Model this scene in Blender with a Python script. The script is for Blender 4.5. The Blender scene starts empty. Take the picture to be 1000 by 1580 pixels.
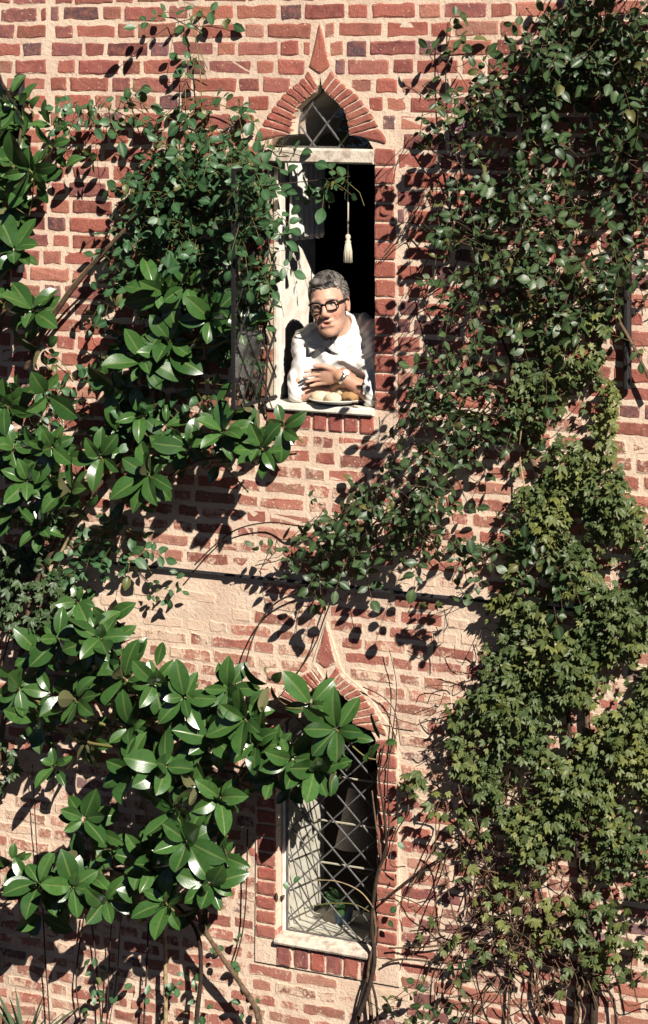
import bpy, bmesh, math, random
import numpy as np
from mathutils import Vector, Matrix

R = math.radians
rng = random.Random(7)
scene = bpy.context.scene
COL = scene.collection

# ------------------------------------------------------------------ camera
TH = R(28.0)            # the wall is seen 28 degrees off its normal, from the right
F = 4150.0              # focal length in photograph pixels (1000 wide)
DIST = 11.0             # metres from the lens to the wall at mid picture
HY = 100.0              # the horizon's row in the photograph
ZCAM = 4.25
FWD = Vector((-math.sin(TH), math.cos(TH), 0)); RGT = Vector((math.cos(TH), math.sin(TH), 0)); UP = Vector((0, 0, 1))
CAMP = Vector((0, 0, ZCAM)) - FWD * DIST
cd = bpy.data.cameras.new('camera'); cam = bpy.data.objects.new('camera', cd); COL.objects.link(cam)
cd.sensor_fit = 'HORIZONTAL'; cd.sensor_width = 36.0; cd.lens = 36.0 * F / 1000.0
cd.shift_y = -(790.0 - HY) / 1000.0
cd.clip_end = 500
cam.location = CAMP
cam.rotation_euler = (R(90), 0, TH)
scene.camera = cam

# ------------------------------------------------------------------ sky, sun, exposure
SUN_AZ, SUN_EL = R(50.0), R(37.0)       # azimuth to the right of the wall's normal
SUND = Vector((math.sin(SUN_AZ) * math.cos(SUN_EL), -math.cos(SUN_AZ) * math.cos(SUN_EL), math.sin(SUN_EL)))
w = bpy.data.worlds.new('World'); scene.world = w; w.use_nodes = True
nt = w.node_tree; nt.nodes.clear()
sky = nt.nodes.new('ShaderNodeTexSky'); sky.sky_type = 'NISHITA'; sky.sun_disc = False
sky.air_density = 0.11; sky.dust_density = 0.05; sky.sun_elevation = SUN_EL; sky.sun_rotation = math.atan2(SUND.x, SUND.y)
bg = nt.nodes.new('ShaderNodeBackground'); bg.inputs['Strength'].default_value = 0.05
wo = nt.nodes.new('ShaderNodeOutputWorld')
nt.links.new(sky.outputs[0], bg.inputs[0]); nt.links.new(bg.outputs[0], wo.inputs[0])
sl = bpy.data.lights.new('sun', 'SUN'); sl.energy = 5.0; sl.angle = R(0.5); sl.color = (1.0, 0.93, 0.84)
so = bpy.data.objects.new('sun', sl); COL.objects.link(so)
so.rotation_euler = (-SUND).to_track_quat('-Z', 'Y').to_euler(); so.location = SUND * 20
scene.cycles.max_bounces = 6; scene.cycles.diffuse_bounces = 1; scene.cycles.glossy_bounces = 2; scene.cycles.transparent_max_bounces = 12
vs = scene.view_settings
vs.view_transform = 'Standard'; vs.look = 'None'; vs.exposure = 0.55; vs.gamma = 1.0; vs.use_curve_mapping = False

# ------------------------------------------------------------------ helpers
def at(px, py, h=0.0):
    """World point seen at photograph pixel (px, py), h metres in front of the wall plane y = 0."""
    d = FWD * F + RGT * (px - 500.0) - UP * (py - HY)
    return CAMP + d * ((-h - CAMP.y) / d.y)

def to_px(p):
    v = Vector(p) - CAMP; k = v.dot(FWD)
    return 500 + F * v.dot(RGT) / k, HY - F * v.z / k

class MB:
    def __init__(s): s.V = []; s.F = []; s.A = {}
    def add(s, V, Fc, **attrs):
        b = len(s.V); n = len(V)
        s.V.extend([tuple(v) for v in V]); s.F.extend([tuple(i + b for i in f) for f in Fc])
        for k, a in attrs.items():
            L = s.A.setdefault(k, [])
            if len(L) < b: L.extend([a[0]] * (b - len(L)))
            L.extend(a)
        return s
    def box(s, lo, hi):
        x0, y0, z0 = lo; x1, y1, z1 = hi
        V = [(x0,y0,z0),(x1,y0,z0),(x1,y1,z0),(x0,y1,z0),(x0,y0,z1),(x1,y0,z1),(x1,y1,z1),(x0,y1,z1)]
        return s.add(V, [(0,3,2,1),(4,5,6,7),(0,1,5,4),(1,2,6,5),(2,3,7,6),(3,0,4,7)])
    def tube(s, P, rad, n=6, cap=True):
        P = [Vector(p) for p in P]; m = len(P)
        if not hasattr(rad, '__len__'): rad = [rad] * m
        up = Vector((0.31, 0.45, 0.83)); V = []; Fc = []
        for i, p in enumerate(P):
            t = (P[min(i + 1, m - 1)] - P[max(i - 1, 0)])
            t = t.normalized() if t.length > 1e-9 else Vector((0, 0, 1))
            a = t.cross(up); a = a.normalized() if a.length > 1e-4 else Vector((1, 0, 0)); b = t.cross(a)
            up = -b if False else up
            for k in range(n):
                q = 2 * math.pi * k / n
                V.append(p + (a * math.cos(q) + b * math.sin(q)) * rad[i])
        for i in range(m - 1):
            for k in range(n):
                k2 = (k + 1) % n
                Fc.append((i*n+k, i*n+k2, (i+1)*n+k2, (i+1)*n+k))
        if cap: Fc.append(tuple(range(n - 1, -1, -1))); Fc.append(tuple((m-1)*n + k for k in range(n)))
        return s.add(V, Fc)
    def lathe(s, prof, c=(0,0,0), n=24):
        V = []; Fc = []; m = len(prof)
        for r_, z_ in prof:
            for k in range(n):
                q = 2*math.pi*k/n; V.append((c[0]+r_*math.cos(q), c[1]+r_*math.sin(q), c[2]+z_))
        for i in range(m-1):
            for k in range(n):
                k2 = (k+1) % n; Fc.append((i*n+k, i*n+k2, (i+1)*n+k2, (i+1)*n+k))
        return s.add(V, Fc)
    def prism(s, poly, y0, y1):
        """poly: CCW (x, z) seen from the front; front at y0, back at y1."""
        n = len(poly)
        V = [(x, y0, z) for x, z in poly] + [(x, y1, z) for x, z in poly]
        Fc = [tuple(range(n)), tuple(range(2*n-1, n-1, -1))]
        for i in range(n):
            j = (i+1) % n; Fc.append((i, i+n, j+n, j))
        return s.add(V, Fc)
    def mesh(s, name, smooth=False):
        me = bpy.data.meshes.new(name); me.from_pydata(s.V, [], s.F)
        for k, a in s.A.items():
            if isinstance(a[0], (tuple, list)):
                at_ = me.attributes.new(k, 'FLOAT_COLOR', 'POINT')
                at_.data.foreach_set('color', np.array(a, dtype=np.float32).ravel())
            else:
                at_ = me.attributes.new(k, 'FLOAT', 'POINT')
                at_.data.foreach_set('value', np.array(a, dtype=np.float32))
        if smooth: me.polygons.foreach_set('use_smooth', [True] * len(me.polygons))
        me.update(); return me
    def build(s, name, mat=None, parent=None, smooth=False):
        return obj(name, s.mesh(name, smooth), mat, parent)

def obj(name, me, mat=None, parent=None):
    o = bpy.data.objects.new(name, me); COL.objects.link(o)
    if mat is not None and not len(me.materials): me.materials.append(mat)
    if parent is not None: o.parent = parent
    return o
def tag(o, label=None, cat=None, group=None, kind=None):
    if label: o['label'] = label
    if cat: o['category'] = cat
    if group: o['group'] = group
    if kind: o['kind'] = kind
    return o
def empty(name, loc=(0, 0, 0)):
    o = bpy.data.objects.new(name, None); COL.objects.link(o); o.empty_display_size = 0.05
    return o
def smooth_path(P, k=5):
    P = [Vector(p) for p in P]; out = []
    for i in range(len(P) - 1):
        p0 = P[max(i-1, 0)]; p1 = P[i]; p2 = P[i+1]; p3 = P[min(i+2, len(P)-1)]
        for j in range(k):
            t = j / k
            out.append(0.5*((2*p1) + (p2-p0)*t + (2*p0-5*p1+4*p2-p3)*t*t + (3*p1-p0-3*p2+p3)*t**3))
    out.append(P[-1]); return out

# ------------------------------------------------------------------ materials
def new_mat(name):
    m = bpy.data.materials.new(name); m.use_nodes = True
    t = m.node_tree; t.nodes.clear()
    out = t.nodes.new('ShaderNodeOutputMaterial'); bs = t.nodes.new('ShaderNodeBsdfPrincipled')
    t.links.new(bs.outputs[0], out.inputs[0]); return m, t, bs
def N(t, typ, **kw):
    n = t.nodes.new(typ)
    for k, v in kw.items():
        if k in n.inputs.keys() if hasattr(n.inputs, 'keys') else False: n.inputs[k].default_value = v
        else: setattr(n, k, v)
    return n
def mix(t, fac, a, b, mode='MIX'):
    n = t.nodes.new('ShaderNodeMix'); n.data_type = 'RGBA'; n.blend_type = mode
    for s, v in ((n.inputs[0], fac), (n.inputs[6], a), (n.inputs[7], b)):
        if isinstance(v, (int, float)): s.default_value = v
        elif isinstance(v, (tuple, list)): s.default_value = (*v[:3], 1)
        else: t.links.new(v, s)
    return n.outputs[2]
def math_(t, op, a, b=None, c=None, clamp=False):
    n = t.nodes.new('ShaderNodeMath'); n.operation = op; n.use_clamp = clamp
    for s, v in zip(n.inputs, (a, b, c)):
        if v is None: continue
        if isinstance(v, (int, float)): s.default_value = v
        else: t.links.new(v, s)
    return n.outputs[0]
def ramp(t, v, lo, hi):
    n = t.nodes.new('ShaderNodeMapRange'); n.interpolation_type = 'SMOOTHSTEP'
    n.inputs['From Min'].default_value = lo; n.inputs['From Max'].default_value = hi
    t.links.new(v, n.inputs['Value']); return n.outputs[0]
def noise(t, scale, detail=4, rough=0.55, vec=None):
    n = t.nodes.new('ShaderNodeTexNoise'); n.inputs['Scale'].default_value = scale
    n.inputs['Detail'].default_value = detail; n.inputs['Roughness'].default_value = rough
    if vec is None:
        g = t.nodes.get('geo') or t.nodes.new('ShaderNodeNewGeometry'); g.name = 'geo'; vec = g.outputs['Position']
    t.links.new(vec, n.inputs['Vector']); return n.outputs['Fac']
def bump(t, bs, h, strength, dist):
    b = t.nodes.new('ShaderNodeBump'); b.inputs['Strength'].default_value = strength; b.inputs['Distance'].default_value = dist
    t.links.new(h, b.inputs['Height']); t.links.new(b.outputs[0], bs.inputs['Normal'])
def attr(t, name, out='Fac'):
    n = t.nodes.new('ShaderNodeAttribute'); n.attribute_name = name; return n.outputs[out]

MORT = (0.84, 0.66, 0.50); MORT2 = (0.60, 0.43, 0.325)

def mat_mortar():
    m, t, bs = new_mat('lime_mortar')
    a = noise(t, 5, 3); b = noise(t, 55, 4, 0.65); c = noise(t, 260, 3)
    col = mix(t, ramp(t, a, 0.35, 0.7), MORT, (0.72, 0.53, 0.40))
    col = mix(t, ramp(t, b, 0.52, 0.75), col, MORT2)
    d = noise(t, 1.7, 5, 0.7)
    col = mix(t, math_(t, 'MULTIPLY', ramp(t, d, 0.52, 0.72), 0.6), col, (0.30, 0.22, 0.17))
    t.links.new(col, bs.inputs['Base Color']); bs.inputs['Roughness'].default_value = 0.95
    bs.inputs['Specular IOR Level'].default_value = 0.15
    h = math_(t, 'ADD', math_(t, 'MULTIPLY', b, 1.0), math_(t, 'MULTIPLY', c, 0.3))
    bump(t, bs, h, 0.8, 0.006); return m

def mat_brick():
    m, t, bs = new_mat('old_red_brick')
    base = t.nodes.new('ShaderNodeAttribute'); base.attribute_name = 'bcol'
    a = noise(t, 28, 4, 0.65); b = noise(t, 140, 3, 0.6); c = noise(t, 11, 2); e = noise(t, 420, 1)
    col = mix(t, math_(t, 'MULTIPLY', ramp(t, a, 0.38, 0.66), 0.55), base.outputs['Color'], (0.46, 0.165, 0.115), 'MIX')
    col = mix(t, math_(t, 'MULTIPLY', ramp(t, c, 0.55, 0.72), 0.5), col, (0.20, 0.07, 0.06))
    col = mix(t, math_(t, 'MULTIPLY', ramp(t, b, 0.50, 0.74), 0.6), col, (0.22, 0.06, 0.045))
    # lime wash and smeared mortar, more near each brick's own edges
    wash = base.outputs['Alpha']; edge = attr(t, 'edge')
    n1 = noise(t, 16, 5, 0.72); n2 = noise(t, 75, 3, 0.7)
    nn = math_(t, 'ADD', math_(t, 'MULTIPLY', n1, 0.65), math_(t, 'MULTIPLY', n2, 0.35))
    v = math_(t, 'ADD', nn, math_(t, 'MULTIPLY', wash, 0.52))
    v = math_(t, 'ADD', v, math_(t, 'MULTIPLY', edge, math_(t, 'MULTIPLY_ADD', wash, 0.22, 0.11)))
    fac = ramp(t, v, 0.665, 0.80)
    fl = math_(t, 'MULTIPLY', ramp(t, noise(t, 95, 3, 0.5), 0.66, 0.72), 0.8)
    fac = math_(t, 'MAXIMUM', fac, fl)
    veil = math_(t, 'MULTIPLY', wash, 0.20)
    fac = math_(t, 'MAXIMUM', math_(t, 'MULTIPLY', fac, 0.9), veil)
    col = mix(t, fac, col, (0.80, 0.605, 0.445))
    g = t.nodes.get('geo'); mp = t.nodes.new('ShaderNodeMapping'); mp.inputs['Scale'].default_value = (3.2, 3.2, .55); t.links.new(g.outputs['Position'], mp.inputs['Vector'])
    col = mix(t, math_(t, 'MULTIPLY', ramp(t, noise(t, 1.0, 5, 0.62, mp.outputs[0]), 0.52, 0.76), 0.32), col, (0.10, 0.06, 0.055))
    t.links.new(col, bs.inputs['Base Color']); bs.inputs['Roughness'].default_value = 0.9
    bs.inputs['Specular IOR Level'].default_value = 0.2
    h = math_(t, 'ADD', math_(t, 'MULTIPLY', a, 0.8), math_(t, 'ADD', math_(t, 'MULTIPLY', b, 0.45), math_(t, 'MULTIPLY', e, 0.15)))
    h = math_(t, 'ADD', h, math_(t, 'MULTIPLY', fac, 0.25))
    bump(t, bs, h, 0.75, 0.006); return m

def mat_plain(name, col, rough=0.6, var=0.15, scale=30, bmp=0.2, spec=0.4, metal=0.0, col2=None):
    m, t, bs = new_mat(name)
    a = noise(t, scale, 5, 0.6)
    c2 = col2 if col2 else tuple(c * (1 - var * 2) for c in col)
    t.links.new(mix(t, ramp(t, a, 0.4, 0.7), col, c2), bs.inputs['Base Color'])
    bs.inputs['Roughness'].default_value = rough; bs.inputs['Specular IOR Level'].default_value = spec
    bs.inputs['Metallic'].default_value = metal
    if bmp: bump(t, bs, noise(t, scale * 4, 4), bmp, 0.003)
    return m

def mat_leaf(name, c0, c1, under, rough, spec, midc, midw, trans, coat=0.0):
    """c0..c1: the leaves' own range of greens; under: the back of the leaf."""
    m, t, bs = new_mat(name)
    tint = attr(t, 'tint'); mid = attr(t, 'mid')
    oi = t.nodes.new('ShaderNodeObjectInfo')
    v = math_(t, 'ADD', math_(t, 'MULTIPLY', tint, 0.75), math_(t, 'MULTIPLY', oi.outputs['Random'], 0.25))
    col = mix(t, v, c0, c1)
    col = mix(t, math_(t, 'MULTIPLY', ramp(t, noise(t, 60, 2), 0.45, 0.75), 0.35), col, tuple(c * 0.6 for c in c0))
    col = mix(t, math_(t, 'MULTIPLY', ramp(t, tint, 1.15, 1.5), 0.85), col, (0.13, 0.115, 0.035))
    col = mix(t, math_(t, 'MULTIPLY', mid, midw), col, midc)
    g = t.nodes.get('geo') or t.nodes.new('ShaderNodeNewGeometry')
    col = mix(t, g.outputs['Backfacing'], col, under)
    t.links.new(col, bs.inputs['Base Color'])
    r_ = math_(t, 'ADD', math_(t, 'MULTIPLY', noise(t, 35, 1), 0.16), rough - 0.08)
    r_ = math_(t, 'ADD', r_, math_(t, 'MULTIPLY', g.outputs['Backfacing'], 0.35))
    t.links.new(r_, bs.inputs['Roughness'])
    bs.inputs['Specular IOR Level'].default_value = spec
    bs.inputs['Coat Weight'].default_value = coat; bs.inputs['Coat Roughness'].default_value = rough * 0.8
    bump(t, bs, noise(t, 160, 1), 0.15, 0.002)
    if trans > 0:
        out = [n for n in t.nodes if n.type == 'OUTPUT_MATERIAL'][0]
        tr = t.nodes.new('ShaderNodeBsdfTranslucent'); t.links.new(mix(t, 0.5, col, (0.25, 0.35, 0.03)), tr.inputs['Color'])
        ms = t.nodes.new('ShaderNodeMixShader'); ms.inputs[0].default_value = trans
        t.links.new(bs.outputs[0], ms.inputs[1]); t.links.new(tr.outputs[0], ms.inputs[2]); t.links.new(ms.outputs[0], out.inputs[0])
    return m

def mat_glass():
    m = bpy.data.materials.new('window_glass'); m.use_nodes = True; t = m.node_tree; t.nodes.clear()
    out = t.nodes.new('ShaderNodeOutputMaterial'); tr = t.nodes.new('ShaderNodeBsdfTransparent'); gl = t.nodes.new('ShaderNodeBsdfGlossy')
    tr.inputs['Color'].default_value = (0.96, 0.97, 0.96, 1); gl.inputs['Roughness'].default_value = 0.04
    lw = t.nodes.new('ShaderNodeLayerWeight'); lw.inputs['Blend'].default_value = 0.5
    ms = t.nodes.new('ShaderNodeMixShader'); t.links.new(math_(t, 'MULTIPLY_ADD', math_(t, 'POWER', lw.outputs['Facing'], 5.0), 0.4, 0.055), ms.inputs[0])
    b = t.nodes.new('ShaderNodeBump'); b.inputs['Strength'].default_value = 0.25; b.inputs['Distance'].default_value = 0.004
    t.links.new(noise(t, 18, 2), b.inputs['Height']); t.links.new(b.outputs[0], gl.inputs['Normal'])
    t.links.new(tr.outputs[0], ms.inputs[1]); t.links.new(gl.outputs[0], ms.inputs[2]); t.links.new(ms.outputs[0], out.inputs[0])
    return m

def mat_vcol(name, rough=0.6, spec=0.3, var=0.12, scale=60, sss=0.0, bmp=0.15):
    m, t, bs = new_mat(name)
    c = attr(t, 'bcol', 'Color')
    col = mix(t, math_(t, 'MULTIPLY', ramp(t, noise(t, scale, 5), 0.4, 0.7), var * 2), c, (0.3, 0.1, 0.06))
    t.links.new(col, bs.inputs['Base Color']); bs.inputs['Roughness'].default_value = rough
    bs.inputs['Specular IOR Level'].default_value = spec
    if sss: bs.inputs['Subsurface Weight'].default_value = sss; bs.inputs['Subsurface Radius'].default_value = (0.01, 0.004, 0.002); bs.inputs['Subsurface Scale'].default_value = 0.6
    bump(t, bs, noise(t, 350, 3), bmp, 0.0015); return m

M = dict(
    mortar=mat_mortar(), brick=mat_brick(), glass=mat_glass(),
    white=mat_plain('chalky_white_paint', (0.86, 0.80, 0.70), 0.75, 0.06, 18, 0.4, 0.25, col2=(0.70, 0.61, 0.50)),
    cream=mat_plain('weathered_cream_stone', (0.76, 0.66, 0.54), 0.9, 0.1, 26, 0.8, 0.2, col2=(0.38, 0.30, 0.24)),
    lead=mat_plain('dull_lead', (0.17, 0.165, 0.16), 0.55, 0.2, 50, 0.3, 0.5, 0.3),
    slate=mat_plain('dark_slate', (0.035, 0.032, 0.035), 0.8, 0.2, 20, 0.5),
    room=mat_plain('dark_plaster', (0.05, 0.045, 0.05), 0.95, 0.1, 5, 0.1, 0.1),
    soil=mat_plain('garden_soil', (0.032, 0.024, 0.017), 1.0, 0.2, 9, 1.0, 0.1, col2=(0.018, 0.014, 0.010)),
    bark=mat_plain('brown_bark', (0.16, 0.105, 0.065), 0.9, 0.2, 45, 0.8, 0.2, col2=(0.07, 0.045, 0.03)),
    palebark=mat_plain('pale_bark', (0.42, 0.31, 0.18), 0.85, 0.2, 40, 0.6, 0.2, col2=(0.24, 0.17, 0.09)),
    darkbark=mat_plain('dark_bark', (0.055, 0.038, 0.028), 0.9, 0.2, 45, 0.8, 0.2),
    greenstem=mat_plain('green_stem', (0.16, 0.17, 0.05), 0.6, 0.2, 40, 0.3, 0.3, col2=(0.20, 0.11, 0.05)),
    iron=mat_plain('black_iron', (0.022, 0.02, 0.02), 0.6, 0.2, 40, 0.4, 0.4),
    magnolia=mat_leaf('magnolia_leaf', (0.022, 0.066, 0.016), (0.062, 0.145, 0.032), (0.12, 0.12, 0.05), 0.31, 0.6, (0.15, 0.20, 0.06), 0.6, 0.0, 0.15),
    rose=mat_leaf('rose_leaf', (0.024, 0.070, 0.028), (0.065, 0.150, 0.060), (0.10, 0.15, 0.09), 0.42, 0.45, (0.10, 0.20, 0.08), 0.5, 0.10),
    roseb=mat_leaf('dark_rose_leaf', (0.020, 0.048, 0.020), (0.070, 0.115, 0.040), (0.09, 0.13, 0.06), 0.42, 0.42, (0.12, 0.18, 0.07), 0.5, 0.10),
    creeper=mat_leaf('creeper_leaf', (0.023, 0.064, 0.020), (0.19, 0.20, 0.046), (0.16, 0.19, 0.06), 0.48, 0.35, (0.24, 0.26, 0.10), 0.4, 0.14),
    strap=mat_leaf('strap_leaf', (0.03, 0.06, 0.03), (0.06, 0.10, 0.05), (0.07, 0.10, 0.05), 0.4, 0.4, (0.35, 0.36, 0.22), 0.5, 0.05),
    skin=mat_vcol('skin', 0.48, 0.35, 0.10, 70, 0.12), shirt=mat_vcol('white_shirt_cotton', 0.85, 0.15, 0.0, 60),
    hair=mat_vcol('grey_hair', 0.5, 0.35, 0.0, 60), food=mat_vcol('bread_crust', 0.8, 0.2, 0.06, 50, 0, 0.5),
    black=mat_plain('black_acetate', (0.012, 0.010, 0.010), 0.25, 0.1, 30, 0, 0.5),
    china=mat_plain('white_china', (0.80, 0.77, 0.70), 0.2, 0.03, 10, 0, 0.5),
    steel=mat_plain('polished_steel', (0.7, 0.68, 0.62), 0.3, 0.05, 30, 0, 0.5, 1.0),
    cord=mat_plain('cream_cord', (0.80, 0.70, 0.54), 0.9, 0.15, 200, 0.6, 0.1),
    linen=mat_plain('white_linen', (0.78, 0.74, 0.68), 0.9, 0.05, 90, 0.3, 0.1),
    shade=mat_plain('grey_lampshade_fabric', (0.32, 0.28, 0.27), 0.9, 0.1, 120, 0.4, 0.1),
    pot=mat_plain('blue_glazed_pot', (0.10, 0.20, 0.30), 0.25, 0.2, 20, 0.1, 0.5),
    terra=mat_plain('pale_terracotta', (0.62, 0.36, 0.25), 0.9, 0.15, 25, 0.6, 0.2, col2=(0.45, 0.23, 0.15)),
)

# ------------------------------------------------------------------ where foliage grows (photograph pixels of its centre, spread, number, depth off the wall)
ROSE_L = [(165,165,55,25,9,.10,.18),(120,180,20,20,3,.1,.16),(285,265,80,46,38,.05,.17),(350,245,42,34,12,.05,.16),
          (238,330,44,42,18,.05,.17),(270,390,70,42,22,.04,.15),(392,292,34,26,10,.10,.2),(412,335,20,20,4,.15,.25),(398,412,28,24,8,.15,.30),
          (290,20,28,18,3,.03,.08),(298,75,14,24,2,.03,.08),(300,160,50,45,7,.04,.10),(365,175,36,30,4,.04,.10),(415,215,15,15,2,.02,.08),
          (495,283,16,18,3,.03,.10),(535,275,16,12,2,.02,.08),(455,385,8,8,1,.1,.2),(190,440,26,42,8,.04,.12),
          (250,600,60,50,9,.04,.10),(230,660,55,40,8,.04,.10),(185,832,36,22,8,.05,.12),(330,330,40,40,6,.03,.08)]
ROSE_R = [(915,60,90,62,90,.05,.28),(985,120,40,60,28,.05,.25),(830,110,48,60,34,.05,.26),(962,210,40,60,24,.05,.2),(985,290,24,40,8,.03,.1),(772,175,40,46,13,.05,.22),
          (722,300,54,46,16,.05,.2),(690,45,14,40,3,.05,.16),(700,115,14,26,2,.05,.16),(745,110,22,40,5,.1,.25),(835,255,66,54,24,.04,.2),(790,355,72,46,24,.04,.2),
          (900,330,64,64,18,.04,.16),(742,425,46,34,9,.04,.18),(850,440,70,46,19,.03,.15),(935,420,36,46,8,.03,.14),
          (690,190,26,28,3,.1,.22),(810,540,70,50,13,.03,.14),(712,622,62,34,14,.04,.15),(760,665,60,46,13,.04,.14),(655,705,40,30,10,.04,.16),
          (600,770,62,34,20,.05,.18),(662,805,40,32,14,.05,.18),(510,815,34,30,12,.05,.16),(520,870,40,30,11,.05,.18),(440,848,28,14,4,.05,.14),(560,830,30,30,7,.05,.15),
          (815,830,50,40,16,.04,.14),(845,880,46,40,12,.04,.16),(715,840,26,16,3,.1,.2),(750,890,20,18,2,.15,.25),(660,1560,40,12,4,.06,.16),(640,1525,34,12,3,.06,.14),(700,1520,26,10,2,.06,.12)]
CREEP = [(800,545),(850,520),(960,545),(950,690),(975,770),(1060,800),(1060,1400),(950,1375),(850,1340),(800,1330),(765,1250),(700,1190),(688,1090),(740,1060),(748,940),(780,900),(795,760),(780,650)]

def in_poly(x, y, P):
    c = False; j = len(P) - 1
    for i in range(len(P)):
        xi, yi = P[i]; xj, yj = P[j]
        if (yi > y) != (yj > y) and x < (xj - xi) * (y - yi) / (yj - yi) + xi: c = not c
        j = i
    return c
MAGN = [  # rosettes: px, py, height off the wall, leaves, leaf length
    [(22,165,.20,7,.13),(45,262,.24,7,.14),(20,300,.16,6,.13),(22,385,.20,7,.14),(50,478,.20,8,.13),(-20,235,.2,7,.13),(-12,440,.18,6,.13),(75,225,.22,4,.10)],
    [(255,452,.20,8,.13),(222,555,.24,9,.14),(262,525,.17,7,.12),(325,492,.20,9,.13),(370,505,.18,6,.11),(345,666,.30,10,.14),(404,692,.30,9,.12),(229,732,.27,10,.14),
     (80,690,.25,9,.13),(105,755,.28,10,.13),(42,742,.25,9,.14),(8,625,.22,9,.14),(20,690,.20,8,.13),(60,812,.22,6,.12),(155,705,.20,7,.12),(290,690,.18,6,.12),(175,600,.14,6,.12),(215,640,.15,7,.12),(15,790,.2,6,.12)],
    [(155,985,.24,10,.14),(90,985,.18,7,.12),(115,1078,.27,10,.14),(190,1045,.2,8,.13),(239,1053,.24,9,.13),(284,1076,.27,10,.13),(202,1122,.22,8,.13),(378,1110,.26,9,.13),(395,1146,.22,8,.13),
     (256,1183,.30,10,.15),(202,1190,.27,9,.14),(30,1062,.2,7,.14),(60,1110,.16,6,.12),(130,1263,.27,9,.13),(113,1368,.30,11,.14),(269,1250,.28,10,.14),(288,1297,.28,9,.14),(325,1364,.30,11,.14),
     (256,1393,.28,10,.13),(60,1362,.28,9,.14),(330,1140,.2,8,.13),(340,1230,.2,8,.12),(519,1126,.20,10,.145),(486,1186,.20,9,.13),(450,1172,.24,8,.13),(420,1200,.2,7,.12),(170,1310,.18,7,.12),(225,1330,.16,7,.12),(300,1180,.18,7,.12)],
]
def covered(px, py):
    c = 0.0
    for (cx, cy, rx, ry, n, a, b) in ROSE_L + ROSE_R:
        q = ((px-cx)/(rx*1.15))**2 + ((py-cy)/(ry*1.15))**2
        if q < 1: c = max(c, min(1.0, n * 900.0 / (rx * ry * 3.0)))
    if in_poly(px, py, CREEP): c = 1.0
    for g in MAGN:
        for (cx, cy, h, n, L) in g:
            if (px-cx)**2 + (py-cy)**2 < 40**2: c = max(c, .95)
            elif (px-cx-20)**2 + (py-cy-40)**2 < 45**2: c = max(c, .5)
    return c

# ------------------------------------------------------------------ ground
PXM = DIST / F                       # metres per photograph pixel across the view
g = MB(); g.add([(-120,-160,0),(120,-160,0),(120,0.6,0),(-120,0.6,0)], [(0,1,2,3)])
tag(g.build('ground', M['soil']), kind='structure')

# ------------------------------------------------------------------ windows' outlines, in wall coordinates (x, z)
XL, XR = at(0, 800).x - 0.75, at(1000, 800).x + 0.75
ZTOP = at(500, -150).z
Z_LEDGE = at(540, 904).z
YU, YLW = 0.0, 0.016                 # the upper wall stands 16 mm proud of the lower one
WT = 0.43                            # thickness of the wall

ARCH_IN = [(84,29),(81,14),(74,2),(60,-4.9),(45,-5),(44.5,-13),(42,-31),(36,-46),(24,-58),(9,-70),(2.5,-82),(0,-97)]     # px right of centre, px below springing
ARCH_OUT = [(114,10),(106,-6),(94,-20),(77,-45),(59,-68),(42,-82),(27,-93),(19,-108),(15,-124),(7,-150),(0,-178)]
class Win: pass
def make_win(cx, spring, sc, half, bot):
    W = Win(); c = at(cx, spring); W.x = c.x; W.zs = c.z
    depth = (c - CAMP).dot(FWD); W.k = depth / F
    e = 1e-3; W.kx = (at(cx + 1, spring).x - at(cx - 1, spring).x) / 2     # metres per px along the wall
    W.half = half * W.kx; W.sc = sc
    W.bot = at(cx, bot).z
    s = half / 84.0
    W.inn = [(a * s * W.kx, W.zs - b * sc * W.k) for a, b in ARCH_IN]
    W.out = [(a * s * W.kx, W.zs - b * sc * W.k) for a, b in ARCH_OUT]
    right = [(W.half, W.bot)] + W.inn
    W.open = [(W.x + a, z) for a, z in right] + [(W.x - a, z) for a, z in reversed(right[:-1])]   # CCW from front
    W.jw = 30 * W.kx                         # width of the brick jamb
    return W
W1 = make_win(494, 213, 1.0, 84, 628)
W2 = make_win(502, 1118, 0.87, 78, 1466)
def interp(pts, z):
    for (a0, z0), (a1, z1) in zip(pts, pts[1:]):
        if z0 <= z <= z1: return a0 + (a1 - a0) * (z - z0) / max(1e-9, z1 - z0)
    return None
def block_half(W, z):
    """Half width of a window with its brick surround at height z (None above or below it)."""
    if z < W.bot - 0.105 or z > W.out[-1][1]: return None
    if z < W.out[0][1]: return W.half + W.jw + 0.012
    return interp(W.out, z) + 0.014

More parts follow.
